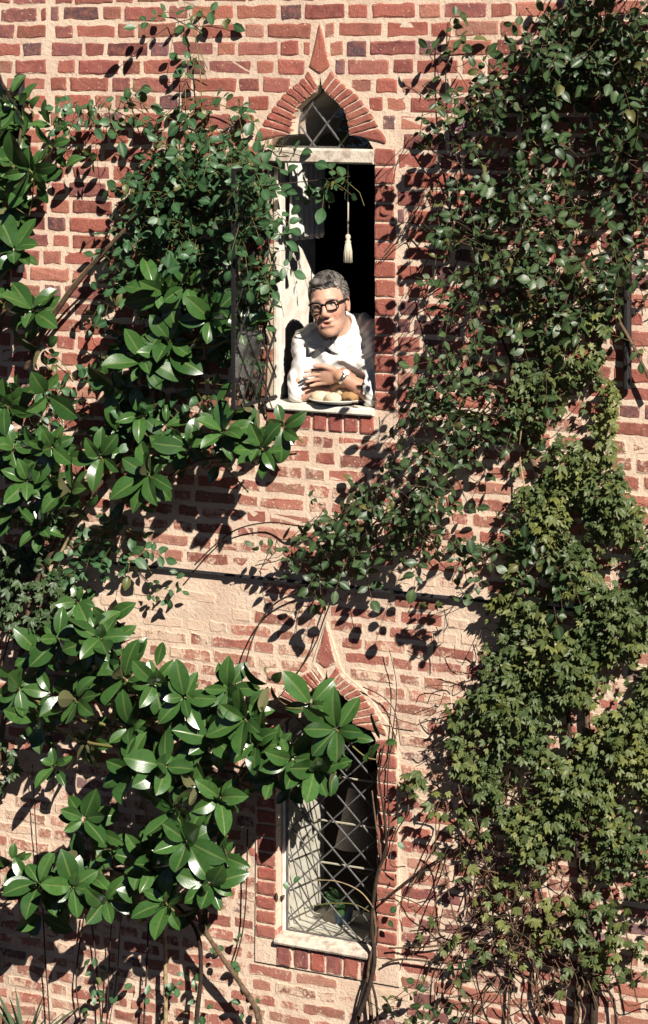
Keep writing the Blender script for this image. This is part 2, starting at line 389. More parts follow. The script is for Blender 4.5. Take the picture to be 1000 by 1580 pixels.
# ------------------------------------------------------------------ bricks
def brick_geo(mb, poly, yf, col, wash, jit=0.0019, r=0.0045, deep=0.03):
    """A worn brick face from a convex outline (x, z), CCW seen from the front."""
    P = []; n = len(poly)
    for i in range(n):
        p = Vector(poly[i]); a = Vector(poly[i-1]); b = Vector(poly[(i+1) % n])
        ra = min(r * rng.uniform(.5, 1.5), (a-p).length*.3); rb = min(r * rng.uniform(.5, 1.5), (b-p).length*.3)
        P.append(p + (a-p).normalized() * ra); P.append(p + (b-p).normalized() * rb)
        L = (b-p).length
        if L > 0.05:
            nq = int(L/.033)
            for q in range(1, nq): P.append(p + (b-p)*((q + rng.uniform(-.25, .25))/nq))
    c = sum((Vector(p) for p in poly), Vector((0, 0))) / n
    P = [p + Vector((rng.gauss(0, jit), rng.gauss(0, jit))) for p in P]
    m = len(P); V = []; E = []
    for p in P: V.append((p.x, yf + deep, p.y)); E.append(1.0)
    for p in P: V.append((p.x, yf + 0.0018 + rng.uniform(0, .0012), p.y)); E.append(1.0)
    for p in P:
        d = c - p; q = p + Vector((math.copysign(min(.0065, abs(d.x)*.35), d.x), math.copysign(min(.0065, abs(d.y)*.35), d.y)))
        V.append((q.x, yf + rng.gauss(0, .0007), q.y)); E.append(0.0)
    Fc = [tuple(2*m + i for i in range(m))]
    for i in range(m):
        j = (i+1) % m
        Fc.append((i, j, m+j, m+i)); Fc.append((m+i, m+j, 2*m+j, 2*m+i))
    mb.add(V, Fc, bcol=[(*col, wash)] * (3*m), edge=E)

RED = [(0.365,0.111,0.084),(0.392,0.122,0.091),(0.328,0.095,0.077),(0.419,0.138,0.096),(0.383,0.106,0.077),(0.300,0.090,0.077),(0.219,0.080,0.080),(0.246,0.080,0.077),(0.437,0.170,0.115),(0.355,0.127,0.103)]
DARK = [(0.137,0.074,0.087),(0.155,0.090,0.103),(0.110,0.069,0.080),(0.201,0.127,0.136)]
ORNG = [(0.456,0.201,0.142),(0.419,0.170,0.122),(0.474,0.233,0.167),(0.401,0.143,0.103),(0.365,0.122,0.096)]
WASHES = [(250,925,190,60,.95),(150,900,90,60,.95),(715,960,60,50,.8),(600,905,150,22,.7),(50,1235,90,80,.55),(60,1300,70,60,.5),(420,700,60,40,.35),(560,1525,70,40,.7),(440,960,60,40,.3),
          (690,780,90,40,.3),(640,1040,60,60,.4),(330,1000,60,60,.35),(30,590,60,70,.35),(80,480,60,60,.3),(870,640,40,70,.3),(700,1100,50,60,.4),(120,1480,130,70,.2)]
def brick_col(px, py, upper, header):
    u = rng.random()
    if upper and py < 640:
        col = rng.choice(DARK) if u < (.20 if header else .07) else rng.choice(RED if u < .85 else ORNG)
        wash = rng.uniform(.03, .24)
    elif upper:
        col = rng.choice(RED[:5] + ORNG); wash = rng.uniform(.22, .44)
    else:
        col = rng.choice(ORNG + RED[:2]) if u > .06 else rng.choice(DARK); wash = rng.uniform(.26, .50)
        if px > 620 and py > 1250:
            col = rng.choice(RED + ORNG[:3]) if u > .15 else rng.choice(DARK); wash = rng.uniform(.14, .36)
    for (cx, cy, rx, ry, ww) in WASHES:
        q = ((px-cx)/rx)**2 + ((py-cy)/ry)**2
        if q < 1.3: wash = max(wash, ww * min(1, (1.3-q)*1.6) * rng.uniform(.75, 1.05))
    v = rng.choice((.62, .8, .95, 1.0, 1.08, 1.2)) * rng.uniform(.92, 1.08)
    return tuple(c*v for c in col), min(1, wash)

def pitch(py):
    return float(np.interp(py, [-200,300,500,800,1000,1750], [28.6,28.4,27.2,24.4,23.2,22.6]))
def lay_wall(name, z_hi, z_lo, y0, upper, label):
    """Flemish bond, cut round the windows; returns the wall object."""
    # the mortar bed: a sheet with the window cut out of it, closed at the back
    W = W1 if upper else W2
    bm = bmesh.new()
    def loop(pts, y): 
        vv = [bm.verts.new((x, y, z)) for x, z in pts]
        return vv, [bm.edges.new((vv[i], vv[(i+1) % len(vv)])) for i in range(len(vv))]
    o1, e1 = loop([(XL, z_lo), (XR, z_lo), (XR, z_hi), (XL, z_hi)], y0)
    o2, e2 = loop(W.open, y0)
    bmesh.ops.triangle_fill(bm, edges=e1 + e2, use_beauty=True)
    bmesh.ops.recalc_face_normals(bm, faces=bm.faces)
    if sum(f.normal.y for f in bm.faces) > 0: bmesh.ops.reverse_faces(bm, faces=bm.faces)
    # outer sides and a strip of the underside or top
    s1 = [bm.verts.new((v.co.x, WT, v.co.z)) for v in o1]
    for i in range(4):
        j = (i+1) % 4; bm.faces.new((o1[i], s1[i], s1[j], o1[j]))
    me = bpy.data.meshes.new(name); bm.to_mesh(me); bm.free()
    wall = obj(name, me, M['mortar']); tag(wall, label, 'wall')
    # courses
    bricks = []
    py = -165.0 if upper else to_px((0, 0, z_hi - 0.022))[1]
    row = 0
    while True:
        p = pitch(py); jt = 6.2 if upper else 5.0
        za, zb = at(500, py).z, at(500, py + p - jt).z
        if upper and zb < z_lo + 0.002:
            if za - z_lo > 0.035: zb = z_lo + 0.006
            else: break
        if not upper and zb < 0.0: break
        zm = (za + zb) / 2
        S, H, J = (.196, .092, .0165) if upper else (.198, .092, .0155)
        x = XL + 0.02 - (.17 if row % 2 else 0) + rng.uniform(-.015, .015)
        head = row % 2 == 0
        hb = block_half(W, zm)
        # a long straight joint on the upper wall, left
        sj = at(75, 100).x if (upper and to_px((at(75,100).x, 0, zm))[1] < 330) else None
        while x < XR - .03:
            wdt = (H if head else S) * rng.uniform(.93, 1.06)
            if not upper and rng.random() < .12: wdt *= rng.uniform(.75, 1.15)
            if rng.random() < .03: head = not head
            xa, xb = x, min(x + wdt, XR - .005); x = x + wdt + J * rng.uniform(.75, 1.3); isH = head; head = not head
            pieces = [(xa, xb)]
            if sj is not None:
                if xa < sj < xb or abs(xa - sj) < .015 or abs(xb - sj) < .015:
                    pieces = [(xa, min(xb, sj - .012)), (max(xa, sj + .012), xb)]
            if hb:
                q = []
                for a, b in pieces:
                    l, r_ = W.x - hb, W.x + hb
                    if b < l or a > r_: q.append((a, b))
                    else:
                        if a < l: q.append((a, l))
                        if b > r_: q.append((r_, b))
                pieces = q
            for a, b in pieces:
                if b - a < .026: continue
                zz = rng.uniform(-.0025, .0025); dz = rng.uniform(-.003, .003)
                za2, zb2 = za + zz + dz*.5, zb + zz - dz*.5
                tl = rng.gauss(0, .0012)
                poly = [(a, zb2 - tl), (b, zb2 + tl), (b, za2 + tl), (a, za2 - tl)]
                c = to_px(((a+b)/2, 0, zm)); col, wash = brick_col(c[0], c[1], upper, isH)
                yf = y0 - rng.uniform(.0010, .0042) + wash * .002
                inside = -10 < c[0] < 1010 and -10 < c[1] < 1590
                sc = (b-a) * (za-zb) * (1.02 - covered(*c)) if inside else -1
                mb = MB(); brick_geo(mb, poly, yf, col, wash)
                bricks.append((sc, mb))
        row += 1; py += p
    bricks.sort(key=lambda b: -b[0])
    for i, (sc, mb) in enumerate(bricks[:300]): mb.build('brick', M['brick'], wall)
    rest = MB()
    for sc, mb in bricks[300:]: rest.add(mb.V, mb.F, **mb.A)
    tag(rest.build('brickwork', M['brick'], wall), kind='stuff')
    return wall
wall_u = lay_wall('brick_wall', ZTOP, Z_LEDGE, YU, True, 'upper red brick wall with thick cream joints round the open window')
wall_l = lay_wall('brick_wall', Z_LEDGE, -0.3, YLW, False, 'lower paler brick wall with smeared lime wash below the dark ledge')
# dark slate course between the two walls, in lengths
x = XL
while x < XR:
    L = rng.uniform(.28, .45); b = min(x + L, XR)
    mb = MB(); z = Z_LEDGE + rng.uniform(-.001, .001); f = YU - .010 + rng.uniform(-.003, .003)
    mb.box((x + .001, f, z - .010), (b - .001, .05, z + .001)); mb.build('slate', M['slate'], wall_l); x = b

# ------------------------------------------------------------------ window surrounds and openings
def seg_pts(W, n=9):
    """Voussoir corner pairs along the arch, springing to apex (right side)."""
    def resample(P, n):
        P = [Vector(p) for p in P]; L = [0]
        for a, b in zip(P, P[1:]): L.append(L[-1] + (b-a).length)
        out = []
        for i in range(n + 1):
            t = L[-1] * i / n
            for k in range(len(P) - 1):
                if L[k] <= t <= L[k+1] + 1e-9:
                    out.append(P[k] + (P[k+1]-P[k]) * ((t-L[k]) / max(1e-9, L[k+1]-L[k]))); break
        return out
    return resample(W.inn[4:-1], n), resample(W.out[2:8], n)

def surround(W, yf, root, upper):
    k = W.k
    base = MB()
    # mortar backing of the surround, a proud slab: jambs, arch ring and sill zone
    outl = [(W.half + W.jw + .010, W.bot - .10)] + [(a + .008, z) for a, z in W.out[:-1]] + [(0, W.out[-1][1] + .01)]
    outl = [(W.x + a, z) for a, z in outl] + [(W.x - a, z) for a, z in reversed(outl[:-1])]
    bm = bmesh.new()
    def loop(pts, y):
        vv = [bm.verts.new((x, y, z)) for x, z in pts]
        return vv, [bm.edges.new((vv[i], vv[(i+1) % len(vv)])) for i in range(len(vv))]
    o1, e1 = loop(outl, yf + .005); o2, e2 = loop(W.open, yf + .005)
    bmesh.ops.triangle_fill(bm, edges=e1 + e2, use_beauty=True)
    bmesh.ops.recalc_face_normals(bm, faces=bm.faces)
    if sum(f.normal.y for f in bm.faces) > 0: bmesh.ops.reverse_faces(bm, faces=bm.faces)
    s1 = [bm.verts.new((v.co.x, yf + .06, v.co.z)) for v in o1]; n = len(o1)
    for i in range(n): j = (i+1) % n; bm.faces.new((o1[i], s1[i], s1[j], o1[j]))
    s2 = [bm.verts.new((v.co.x, .11, v.co.z)) for v in o2]; n = len(o2)
    for i in range(n): j = (i+1) % n; bm.faces.new((o2[i], o2[j], s2[j], s2[i]))
    me = bpy.data.meshes.new('brick_surround'); bm.to_mesh(me); bm.free()
    sur = obj('brick_surround', me, M['mortar'], root)
    def put(poly, wash, pal=RED[:5] + ORNG[3:], deep=.03, jit=.0012):
        mb = MB(); v = rng.uniform(.9, 1.1)
        brick_geo(mb, poly, yf - rng.uniform(0, .003), tuple(c*v for c in rng.choice(pal)), wash, jit, .005, deep); mb.build('brick', M['brick'], sur)
    # jambs
    p = (28.3 if upper else 22.7) * k
    for s in (-1, 1):
        z = W.bot + .004
        top = W.out[0][1] - .004
        n = max(1, round((top - z) / p)); pp = (top - z) / n
        for i in range(n):
            a0 = W.half + .001; a1 = W.half + W.jw + rng.uniform(-.004, .003)
            z0, z1 = z + i*pp + .004 + rng.uniform(-.001, .001), z + (i+1)*pp - .0065 + rng.uniform(-.001, .001)
            if s > 0: poly = [(W.x+a0, z0), (W.x+a1, z0), (W.x+a1, z1), (W.x+a0, z1)]
            else: poly = [(W.x-a1, z0), (W.x-a0, z0), (W.x-a0, z1), (W.x-a1, z1)]
            put(poly, rng.uniform(0, .12) if upper else rng.uniform(.05, .25), deep=.10)
    # springing bricks over the shoulders, voussoirs, apex brick
    inn, out = seg_pts(W)
    n = len(inn) - 1
    for s in (-1, 1):
        for i in range(n):
            a, b, c, d = inn[i], out[i], out[i+1], inn[i+1]
            e = .11
            q = [a + (d-a)*e, b + (c-b)*e, c + (b-c)*e, d + (a-d)*e]
            sh = .93; q[1] = q[0] + (q[1]-q[0])*sh; q[2] = q[3] + (q[2]-q[3])*sh
            poly = [(W.x + s*v.x, v.y) for v in q]
            if s < 0: poly.reverse()
            put(poly, rng.uniform(.02, .15) if upper else rng.uniform(.1, .4), jit=.0008)
        i4, o2 = Vector(W.inn[4]), Vector(W.out[2])        # springer under the first voussoir
        q = [i4 + Vector((.010, .002)), Vector(W.out[0]) + Vector((-.040, .010)), Vector(W.out[1]) + Vector((-.022, -.004)), o2 + Vector((-.010, -.012))]
        poly = [(W.x + s*v.x, v.y) for v in q]
        if s < 0: poly.reverse()
        put(poly, .08 if upper else .2, jit=.0008)
    t_, u = W.inn[-1][1], W.out[-1][1]
    put([(W.x, t_ + .006), (W.x + .047, t_ + (u-t_)*.17), (W.x + .036, t_ + (u-t_)*.34), (W.x + .002, u - .006), (W.x - .002, u - .006), (W.x - .036, t_ + (u-t_)*.34), (W.x - .047, t_ + (u-t_)*.17)], .05 if upper else .25, jit=.0006)
    # sill of upright headers
    ns = 6 if not upper else 7
    for i in range(ns):
        w_ = 2 * W.half / ns; a = W.x - W.half + i*w_
        put([(a+.006, W.bot-.095), (a+w_-.006, W.bot-.095), (a+w_-.006, W.bot-.008), (a+.006, W.bot-.008)], rng.uniform(0, .2), pal=RED[4:8])
    # white plastered reveal behind the frame
    mb = MB(); P = W.open; n = len(P)
    V = [(x, .11, z) for x, z in P] + [(x, WT, z) for x, z in P]
    mb.add(V, [(i, (i+1) % n, n + (i+1) % n, n + i) for i in range(n)]); mb.build('plaster_reveal', M['white'], root)
    return sur

def clip_poly(subject, clip):
    """Sutherland-Hodgman, clip convex CCW."""
    out = list(subject)
    for i in range(len(clip)):
        a, b = Vector(clip[i]), Vector(clip[(i+1) % len(clip)]); e = b - a
        inp, out = out, []
        if not inp: return []
        f = lambda p: e.x*(p[1]-a.y) - e.y*(p[0]-a.x)
        for j in range(len(inp)):
            p, q = inp[j-1], inp[j]; fp, fq = f(p), f(q)
            if fq >= 0:
                if fp < 0: t = fp/(fp-fq); out.append((p[0]+(q[0]-p[0])*t, p[1]+(q[1]-p[1])*t))
                out.append(q)
            elif fp >= 0:
                t = fp/(fp-fq); out.append((p[0]+(q[0]-p[0])*t, p[1]+(q[1]-p[1])*t))
    return out
def area(P): return .5*sum(P[i-1][0]*P[i][1]-P[i][0]*P[i-1][1] for i in range(len(P)))

def lattice(poly, c, dw, dh, root, xf=None, rad=.0042, mat='lead'):
    """Leaded diamonds filling an outline: lead bars as one part, each pane a piece of its own below it. xf maps (x, z, depth) to the world."""
    xf = xf or (lambda x, z, d: (x, d, z))
    xs = [p[0] for p in poly]; zs = [p[1] for p in poly]
    lead = MB()
    L = max(max(xs)-min(xs), max(zs)-min(zs))
    for s in (-1, 1):
        d = Vector((dw, s*dh)).normalized(); nn = int(L/dw)*2 + 6
        for k in range(-nn, nn+1):
            o = Vector(c) + Vector((k*dw, 0)); run = None; T = np.arange(-2.2*L, 2.2*L, .006)
            for t in T:
                p = o + d*t; ins = in_poly(p.x, p.y, poly)
                if ins and run is None: run = t
                if not ins and run is not None:
                    if t - run > .015:
                        a, b = o + d*run, o + d*t; lead.tube([xf(a.x, a.y, 0), xf(b.x, b.y, 0)], rad, 5)
                    run = None
    # edge came
    for i in range(len(poly)):
        a, b = poly[i-1], poly[i]; lead.tube([xf(*a, 0), xf(*b, 0)], rad*1.3, 5)
    lo = lead.build('lead_lattice', M[mat], root)
    for i in range(-14, 15):
        for j in range(-30, 31):
            x, z = c[0] + (i+j)*dw/2, c[1] + (i-j)*dh/2
            x, z = c[0] + i*dw/2, c[1] + j*dh/2
            if (i + j) % 2 == 0: continue
            dia = [(x+dw/2*.97, z), (x, z+dh/2*.97), (x-dw/2*.97, z), (x, z-dh/2*.97)]
            if not any(min(xs)-dw < p[0] < max(xs)+dw and min(zs)-dh < p[1] < max(zs)+dh for p in dia): continue
            q = clip_poly(poly, dia)
            if len(q) < 3 or abs(area(q)) < dw*dh*.03: continue
            if area(q) < 0: q.reverse()
            mx, mz = sum(p[0] for p in q)/len(q), sum(p[1] for p in q)/len(q); ta, tb = rng.gauss(0, .02), rng.gauss(0, .02)
            m = len(q); mb = MB()
            V = [xf(a, b, (a-mx)*ta + (b-mz)*tb - .001) for a, b in q] + [xf(a, b, (a-mx)*ta + (b-mz)*tb + .001) for a, b in q]
            mb.add(V, [tuple(range(m)), tuple(range(2*m-1, m-1, -1))] + [(i_, i_+m, (i_+1) % m + m, (i_+1) % m) for i_ in range(m)])
            mb.build('pane', M['glass'], lo)
    return lo

def bar(mb, lo, hi, bev=.004):
    """A bar with bevelled long edges on its front."""
    (x0, y0, z0), (x1, y1, z1) = lo, hi
    if x1 - x0 > z1 - z0:   # horizontal
        sec = [(y0+bev, z0), (y1, z0), (y1, z1), (y0+bev, z1), (y0, z1-bev), (y0, z0+bev)]
        V = [(x0, a, b) for a, b in sec] + [(x1, a, b) for a, b in sec]
    else:
        sec = [(x0+bev, y0), (x1-bev, y0), (x1, y0+bev), (x1, y1), (x0, y1), (x0, y0+bev)]
        V = [(a, b, z0) for a, b in sec] + [(a, b, z1) for a, b in sec]
    n = 6; mb.add(V, [tuple(range(n)), tuple(range(2*n-1, n-1, -1))] + [(i, i+n, (i+1) % n + n, (i+1) % n) for i in range(n)])

# ---- upper window: open casement
win1 = empty('arched_window'); tag(win1, 'upper ogee window with its leaded casement open and a man inside', 'window')
surround(W1, YU - .006, win1, True)
zt0, zt1 = at(494, 252).z, at(494, 229).z
mb = MB(); bar(mb, (W1.x - W1.half - .004, -.018, zt0), (W1.x + W1.half - .004, .055, zt1), .008); mb.build('transom', M['cream'], win1)
mb = MB(); fx = W1.x - W1.half
bar(mb, (fx + .002, .075, W1.bot), (fx + .026, .115, zt0 - .001)); mb.build('frame_post', M['white'], win1)
mb = MB(); bar(mb, (W1.x + W1.half - .022, .075, W1.bot), (W1.x + W1.half - .001, .115, zt0 - .001)); mb.build('frame_post', M['white'], win1)
arch = [p for p in W1.open if p[1] > zt1 + .001]
arch = [(W1.x + interp([(a, z) for a, z in W1.inn], zt1 + .002), zt1 + .002)] + [p for p in W1.open if p[1] > zt1 + .002] + [(W1.x - interp([(a, z) for a, z in W1.inn], zt1 + .002), zt1 + .002)]
lattice(arch, (W1.x, zt1 + .10), .135, .16, win1, lambda x, z, d: (x, .060 + d, z), .0045)
# sill
mb = MB(); zs = W1.bot
secs = [(-.022, zs - .020), (-.026, zs - .014), (-.024, zs + .004), (-.018, zs + .008), (WT, zs + .016), (WT, zs - .020)]
x0, x1 = W1.x - W1.half + .002, W1.x + W1.half - .002
V = [(x0, a, b) for a, b in secs] + [(x1, a, b) for a, b in secs]; n = len(secs)
mb.add(V, [tuple(range(n)), tuple(range(2*n-1, n-1, -1))] + [(i, i+n, (i+1) % n + n, (i+1) % n) for i in range(n)]); mb.build('sill', M['white'], win1)
ZSILL = zs + .010
# the casement, hinged on the left and swung right out
hx, hy = fx + .014, .070; ang = R(84); cw = 2*W1.half - .05; cz0, cz1 = W1.bot + .02, zt0 - .012
ca, sa = math.cos(ang), math.sin(ang)
def cx_(u, z, d): return (hx + u*ca - d*sa*-1, hy - u*sa + d*ca*-1, z)
mb = MB()
def leafbar(u0, u1, z0, z1, th=.018):
    V = [cx_(u, z, d) for d in (-th/2, th/2) for (u, z) in ((u0,z0),(u1,z0),(u1,z1),(u0,z1))]
    mb.add(V, [(0,1,2,3),(7,6,5,4),(0,4,5,1),(1,5,6,2),(2,6,7,3),(3,7,4,0)])
b_ = .007
leafbar(cw-b_, cw, cz0, cz1); leafbar(b_, cw-b_, cz0, cz0+b_); leafbar(b_, cw-b_, cz1-b_, cz1)
mb.build('casement', M['iron'], win1)
mb = MB(); leafbar(-.006, .016, cz0 - .03, cz1, .020); mb.build('hinge_stile', M['white'], win1)
lattice([(b_, cz0+b_), (cw-b_, cz0+b_), (cw-b_, cz1-b_), (b_, cz1-b_)], (cw/2, (cz0+cz1)/2), .128, .15, win1, cx_, .0040, 'iron')

# ---- lower window: leaded glass
win2 = empty('arched_window'); tag(win2, 'lower ogee window of closed leaded diamond panes below the ledge', 'window')
surround(W2, YLW - .013, win2, False)
zs2 = W2.bot
mb = MB(); bar(mb, (W2.x - W2.half + .001, .052, zs2 + .03), (W2.x - W2.half + .014, .10, W2.zs - .03)); mb.build('frame_post', M['white'], win2)
mb = MB(); bar(mb, (W2.x + W2.half - .020, .052, zs2 + .03), (W2.x + W2.half - .001, .10, W2.zs - .03)); mb.build('frame_post', M['white'], win2)
gl = [(W2.x - W2.half + .021, zs2 + .034), (W2.x + W2.half - .021, zs2 + .034), (W2.x + W2.half - .021, W2.zs - .032)] + [(W2.x + a*.96, z - .004) for a, z in W2.inn[1:]] \
     + [(W2.x - a*.96, z - .004) for a, z in reversed(W2.inn[1:-1])] + [(W2.x - W2.half + .021, W2.zs - .032)]
lattice(gl, (W2.x, zs2 + .034), .130, .121, win2, lambda x, z, d: (x, .066 + d, z), .0035)
mb = MB(); secs = [(-.012, zs2 - .006), (-.016, zs2 + .002), (-.012, zs2 + .014), (.05, zs2 + .030), (.105, zs2 + .032), (.105, zs2 - .006)]
x0, x1 = W2.x - W2.half + .001, W2.x + W2.half - .001
V = [(x0, a, b) for a, b in secs] + [(x1, a, b) for a, b in secs]; n = len(secs)
mb.add(V, [tuple(range(n)), tuple(range(2*n-1, n-1, -1))] + [(i, i+n, (i+1) % n + n, (i+1) % n) for i in range(n)]); mb.build('sill', M['cream'], win2)
mb = MB(); mb.box((W2.x - W2.half + .002, .106, zs2 - .004), (W2.x + W2.half - .002, WT, zs2 + .030)); mb.build('inner_sill', M['white'], win2)
for py in (1198, 1268, 1333):
    z = at(528, py, -.1).z; mb = MB(); mb.tube([(W2.x - W2.half + .15, .085, z), (W2.x + W2.half - .02, .085, z)], .0042, 6); mb.build('saddle_bar', M['cord'], win2)

# ---- dark rooms behind
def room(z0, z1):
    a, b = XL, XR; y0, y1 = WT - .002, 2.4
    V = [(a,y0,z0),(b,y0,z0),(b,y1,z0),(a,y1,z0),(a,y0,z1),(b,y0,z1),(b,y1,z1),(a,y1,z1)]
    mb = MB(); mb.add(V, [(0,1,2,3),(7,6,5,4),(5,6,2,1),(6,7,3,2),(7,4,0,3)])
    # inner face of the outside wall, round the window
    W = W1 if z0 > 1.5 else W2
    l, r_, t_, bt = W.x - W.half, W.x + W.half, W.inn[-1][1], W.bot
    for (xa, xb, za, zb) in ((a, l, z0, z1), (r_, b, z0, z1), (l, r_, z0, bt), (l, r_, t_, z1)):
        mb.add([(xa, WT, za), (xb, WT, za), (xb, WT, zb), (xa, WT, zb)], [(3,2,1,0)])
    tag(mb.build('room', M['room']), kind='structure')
zf = Z_LEDGE
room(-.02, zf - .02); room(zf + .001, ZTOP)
mb = MB(); mb.box((XL, -.0, ZTOP + .001), (XR, 2.4, ZTOP + .12)); tag(mb.build('roof_slab', M['slate']), kind='structure')
for xx in (XL - .1, XR):
    mb = MB(); mb.box((xx + .002, .02, -.2), (xx + .098, 2.6, ZTOP)); tag(mb.build('end_wall', M['mortar']), kind='structure')
mb = MB(); mb.box((XL, 2.41, -.2), (XR, 2.6, ZTOP)); tag(mb.build('rear_wall', M['mortar']), kind='structure')

#OBJECTS
# ------------------------------------------------------------------ leaves
def leaf_geo(L, W, cols, rows, prof, fold, curl, wave, tint, seed):
    """Leaf in its own frame: X width, Y length, Z upper face."""
    r_ = random.Random(seed); V = []; mid = []
    tw = r_.uniform(-.25, .25)
    for j in range(rows + 1):
        v = j / rows; wv = prof(v) * W / 2
        yy = L * (math.sin(curl * v) / curl if abs(curl) > 1e-3 else v); zz = -L * ((1 - math.cos(curl * v)) / curl if abs(curl) > 1e-3 else 0)
        for u in cols:
            x = u * wv; z = zz + fold * abs(u) * wv + wave * wv * math.sin(v * 9 + r_.uniform(-.3, .3) + (2 if u > 0 else 0)) * abs(u)
            z += tw * x * v
            V.append((x, yy, z)); mid.append(1.0 if abs(u) < .07 else 0.0)
    n = len(cols); Fc = [(j*n+i, j*n+i+1, (j+1)*n+i+1, (j+1)*n+i) for j in range(rows) for i in range(n-1)]
    return V, Fc, mid, [tint] * len(V)
def prof_mag(v): return max(.04, math.sin(math.pi * min(1, v**1.12)) ** .66) if 0 < v < 1 else .05
def prof_oval(v): return max(.04, math.sin(math.pi * (v**.88*.97 + .02)) ** .74)
def prof_point(v): return max(.03, math.sin(math.pi * min(1, v*.98 + .01) ** .8) ** .9)
def geo_mesh(name, G, mat, smooth=True):
    mb = MB(); mb.add(G[0], G[1], mid=G[2], tint=G[3]); me = mb.mesh(name, smooth); me.materials.append(mat); return me
CM = [-1, -.72, -.4, -.13, -.05, .05, .13, .4, .72, 1]; CR = [-1, -.5, 0, .5, 1]
r0 = random.Random(3)
G_MAG = [leaf_geo(1, r0.uniform(.44, .56), CM, 8, prof_mag, r0.uniform(.05, .5), r0.uniform(-.35, 1.1), r0.uniform(.0, .12), r0.random(), i) for i in range(18)]
G_ROSE = [leaf_geo(1, r0.uniform(.52, .78), CR, 5, prof_oval, r0.uniform(.0, .45), r0.uniform(-.3, 1.0), .08, r0.random(), i) for i in range(15)] + [leaf_geo(1, .6, CR, 5, prof_oval, .4, 1.1, .1, 1.5, 77)]
def palm_geo(i):
    V = []; Fc = []; mid = []; tint = r0.random() ** 1.9; T = []
    for k, (a, l) in enumerate(((-1.25, .62), (-.65, .85), (0, 1.0), (.65, .85), (1.25, .62))):
        a += r0.gauss(0, .1); l *= r0.uniform(.85, 1.1)
        g_ = leaf_geo(l, l * r0.uniform(.36, .46), [-1, 0, 1], 3, prof_point, r0.uniform(.1, .4), r0.uniform(.1, .9), 0, min(1, max(0, tint + r0.gauss(0, .06))), i*7+k)
        b = len(V); c_, s_ = math.cos(a), math.sin(a)
        V += [(x*c_ + y*s_, -x*s_ + y*c_, z) for x, y, z in g_[0]]; Fc += [tuple(q+b for q in f) for f in g_[1]]; mid += g_[2]; T += g_[3]
    return V, Fc, mid, T
G_PALM = sorted([palm_geo(i) for i in range(16)], key=lambda q: q[3][0])

def basis(n, d):
    n = Vector(n).normalized(); d = Vector(d); d = d - n * d.dot(n)
    if d.length < 1e-4: d = Vector((0, 0, -1)) - n * (-n.z)
    d.normalize(); x = d.cross(n)
    return Matrix((x, d, n)).transposed()
class Plant:
    """Collects leaves and stems of one plant: the foremost 300 leaves become parts, the rest one piece of foliage."""
    def __init__(s, name, label, cat, leafmat, variants, base):
        s.root = empty(name); tag(s.root, label, cat); s.mat = leafmat; s.G = variants; s.L = []; s.tw = MB(); s.name = name
        s.root.location = base; s.base = Vector(base); s.inv = Matrix.Translation(-s.base)
    def leaf(s, p, n, d, size, vi=None, score=None):
        s.L.append((Vector(p), basis(n, d), size, rng.randrange(len(s.G)) if vi is None else vi, (-p[1] if score is None else score)))
    def stem(s, P, r_, mat=None, name='stem', n=6, k=5):
        pts = smooth_path([Vector(p) - s.base for p in P], k); m = len(pts)
        rad = [r_[0] + (r_[1]-r_[0]) * i/(m-1) for i in range(m)] if hasattr(r_, '__len__') else r_
        if not hasattr(rad, '__len__'): rad = [rad]*m
        rad = [q * rng.uniform(.9, 1.1) for q in rad]
        mb = MB(); mb.tube(pts, rad, n); return mb.build(name, mat or M['bark'], s.root, True)
    def twig(s, P, r_):
        s.tw.tube([Vector(p) - s.base for p in P], r_, 4, False)
    def finish(s, leafname='leaf', twigmat=None, maxn=300):
        s.L.sort(key=lambda q: -q[4])
        mes = [geo_mesh(leafname, g_, s.mat) for g_ in s.G]
        for (p, B, size, vi, sc) in s.L[:maxn]:
            o = obj(leafname, mes[vi], None, s.root); o.matrix_local = Matrix.Translation(p - s.base) @ B.to_4x4() @ Matrix.Scale(size, 4)
        if len(s.L) > maxn:
            arr = [np.array(g_[0]) for g_ in s.G]; VV = []; FF = []; mid = []; tint = []; b = 0
            for (p, B, size, vi, sc) in s.L[maxn:]:
                v = (arr[vi] * size) @ np.array(B).T + np.array(p - s.base); VV.append(v)
                FF.extend([tuple(i + b for i in f) for f in s.G[vi][1]]); b += len(v)
                mid += s.G[vi][2]; dt = rng.gauss(0, .12); tint += [q if q > 1 else min(1, max(0, q + dt)) for q in s.G[vi][3]]
            mb = MB(); mb.V = np.concatenate(VV).tolist(); mb.F = FF; mb.A = dict(mid=mid, tint=tint)
            tag(mb.build('foliage', s.mat, s.root, True), kind='stuff')
        if s.tw.V: s.tw.build('twigs', twigmat or M['greenstem'], s.root, True)['kind'] = 'stuff'
def rvec(s=1.0): return Vector((rng.gauss(0, s), rng.gauss(0, s), rng.gauss(0, s)))
FACE = Vector((.35, -.75, .55)).normalized()

def pinnate(pl, p, d, n, size, pairs):
    """A rose leaf: leaflets in pairs along a stalk with one at the end."""
    d = d.normalized(); side = d.cross(n).normalized(); L = size * (1.0 + .75 * pairs); P = []
    for i in range(5):
        t = i / 4; P.append(p + d * L*t + Vector((0, 0, -1)) * L * .18 * t*t)
    pl.twig(P, .0011)
    for k in range(pairs):
        q = P[1 + min(3, int((k + .4) * 3 / pairs))]
        for s in (-1, 1):
            dd = side * s + d * rng.uniform(.25, .6) + rvec(.14)
            pl.leaf(q + dd.normalized() * size * .08, n + rvec(.36), dd, size * rng.uniform(.62, 1.12))
    pl.leaf(P[-1], n + rvec(.28), d + rvec(.15), size * rng.uniform(.95, 1.2))

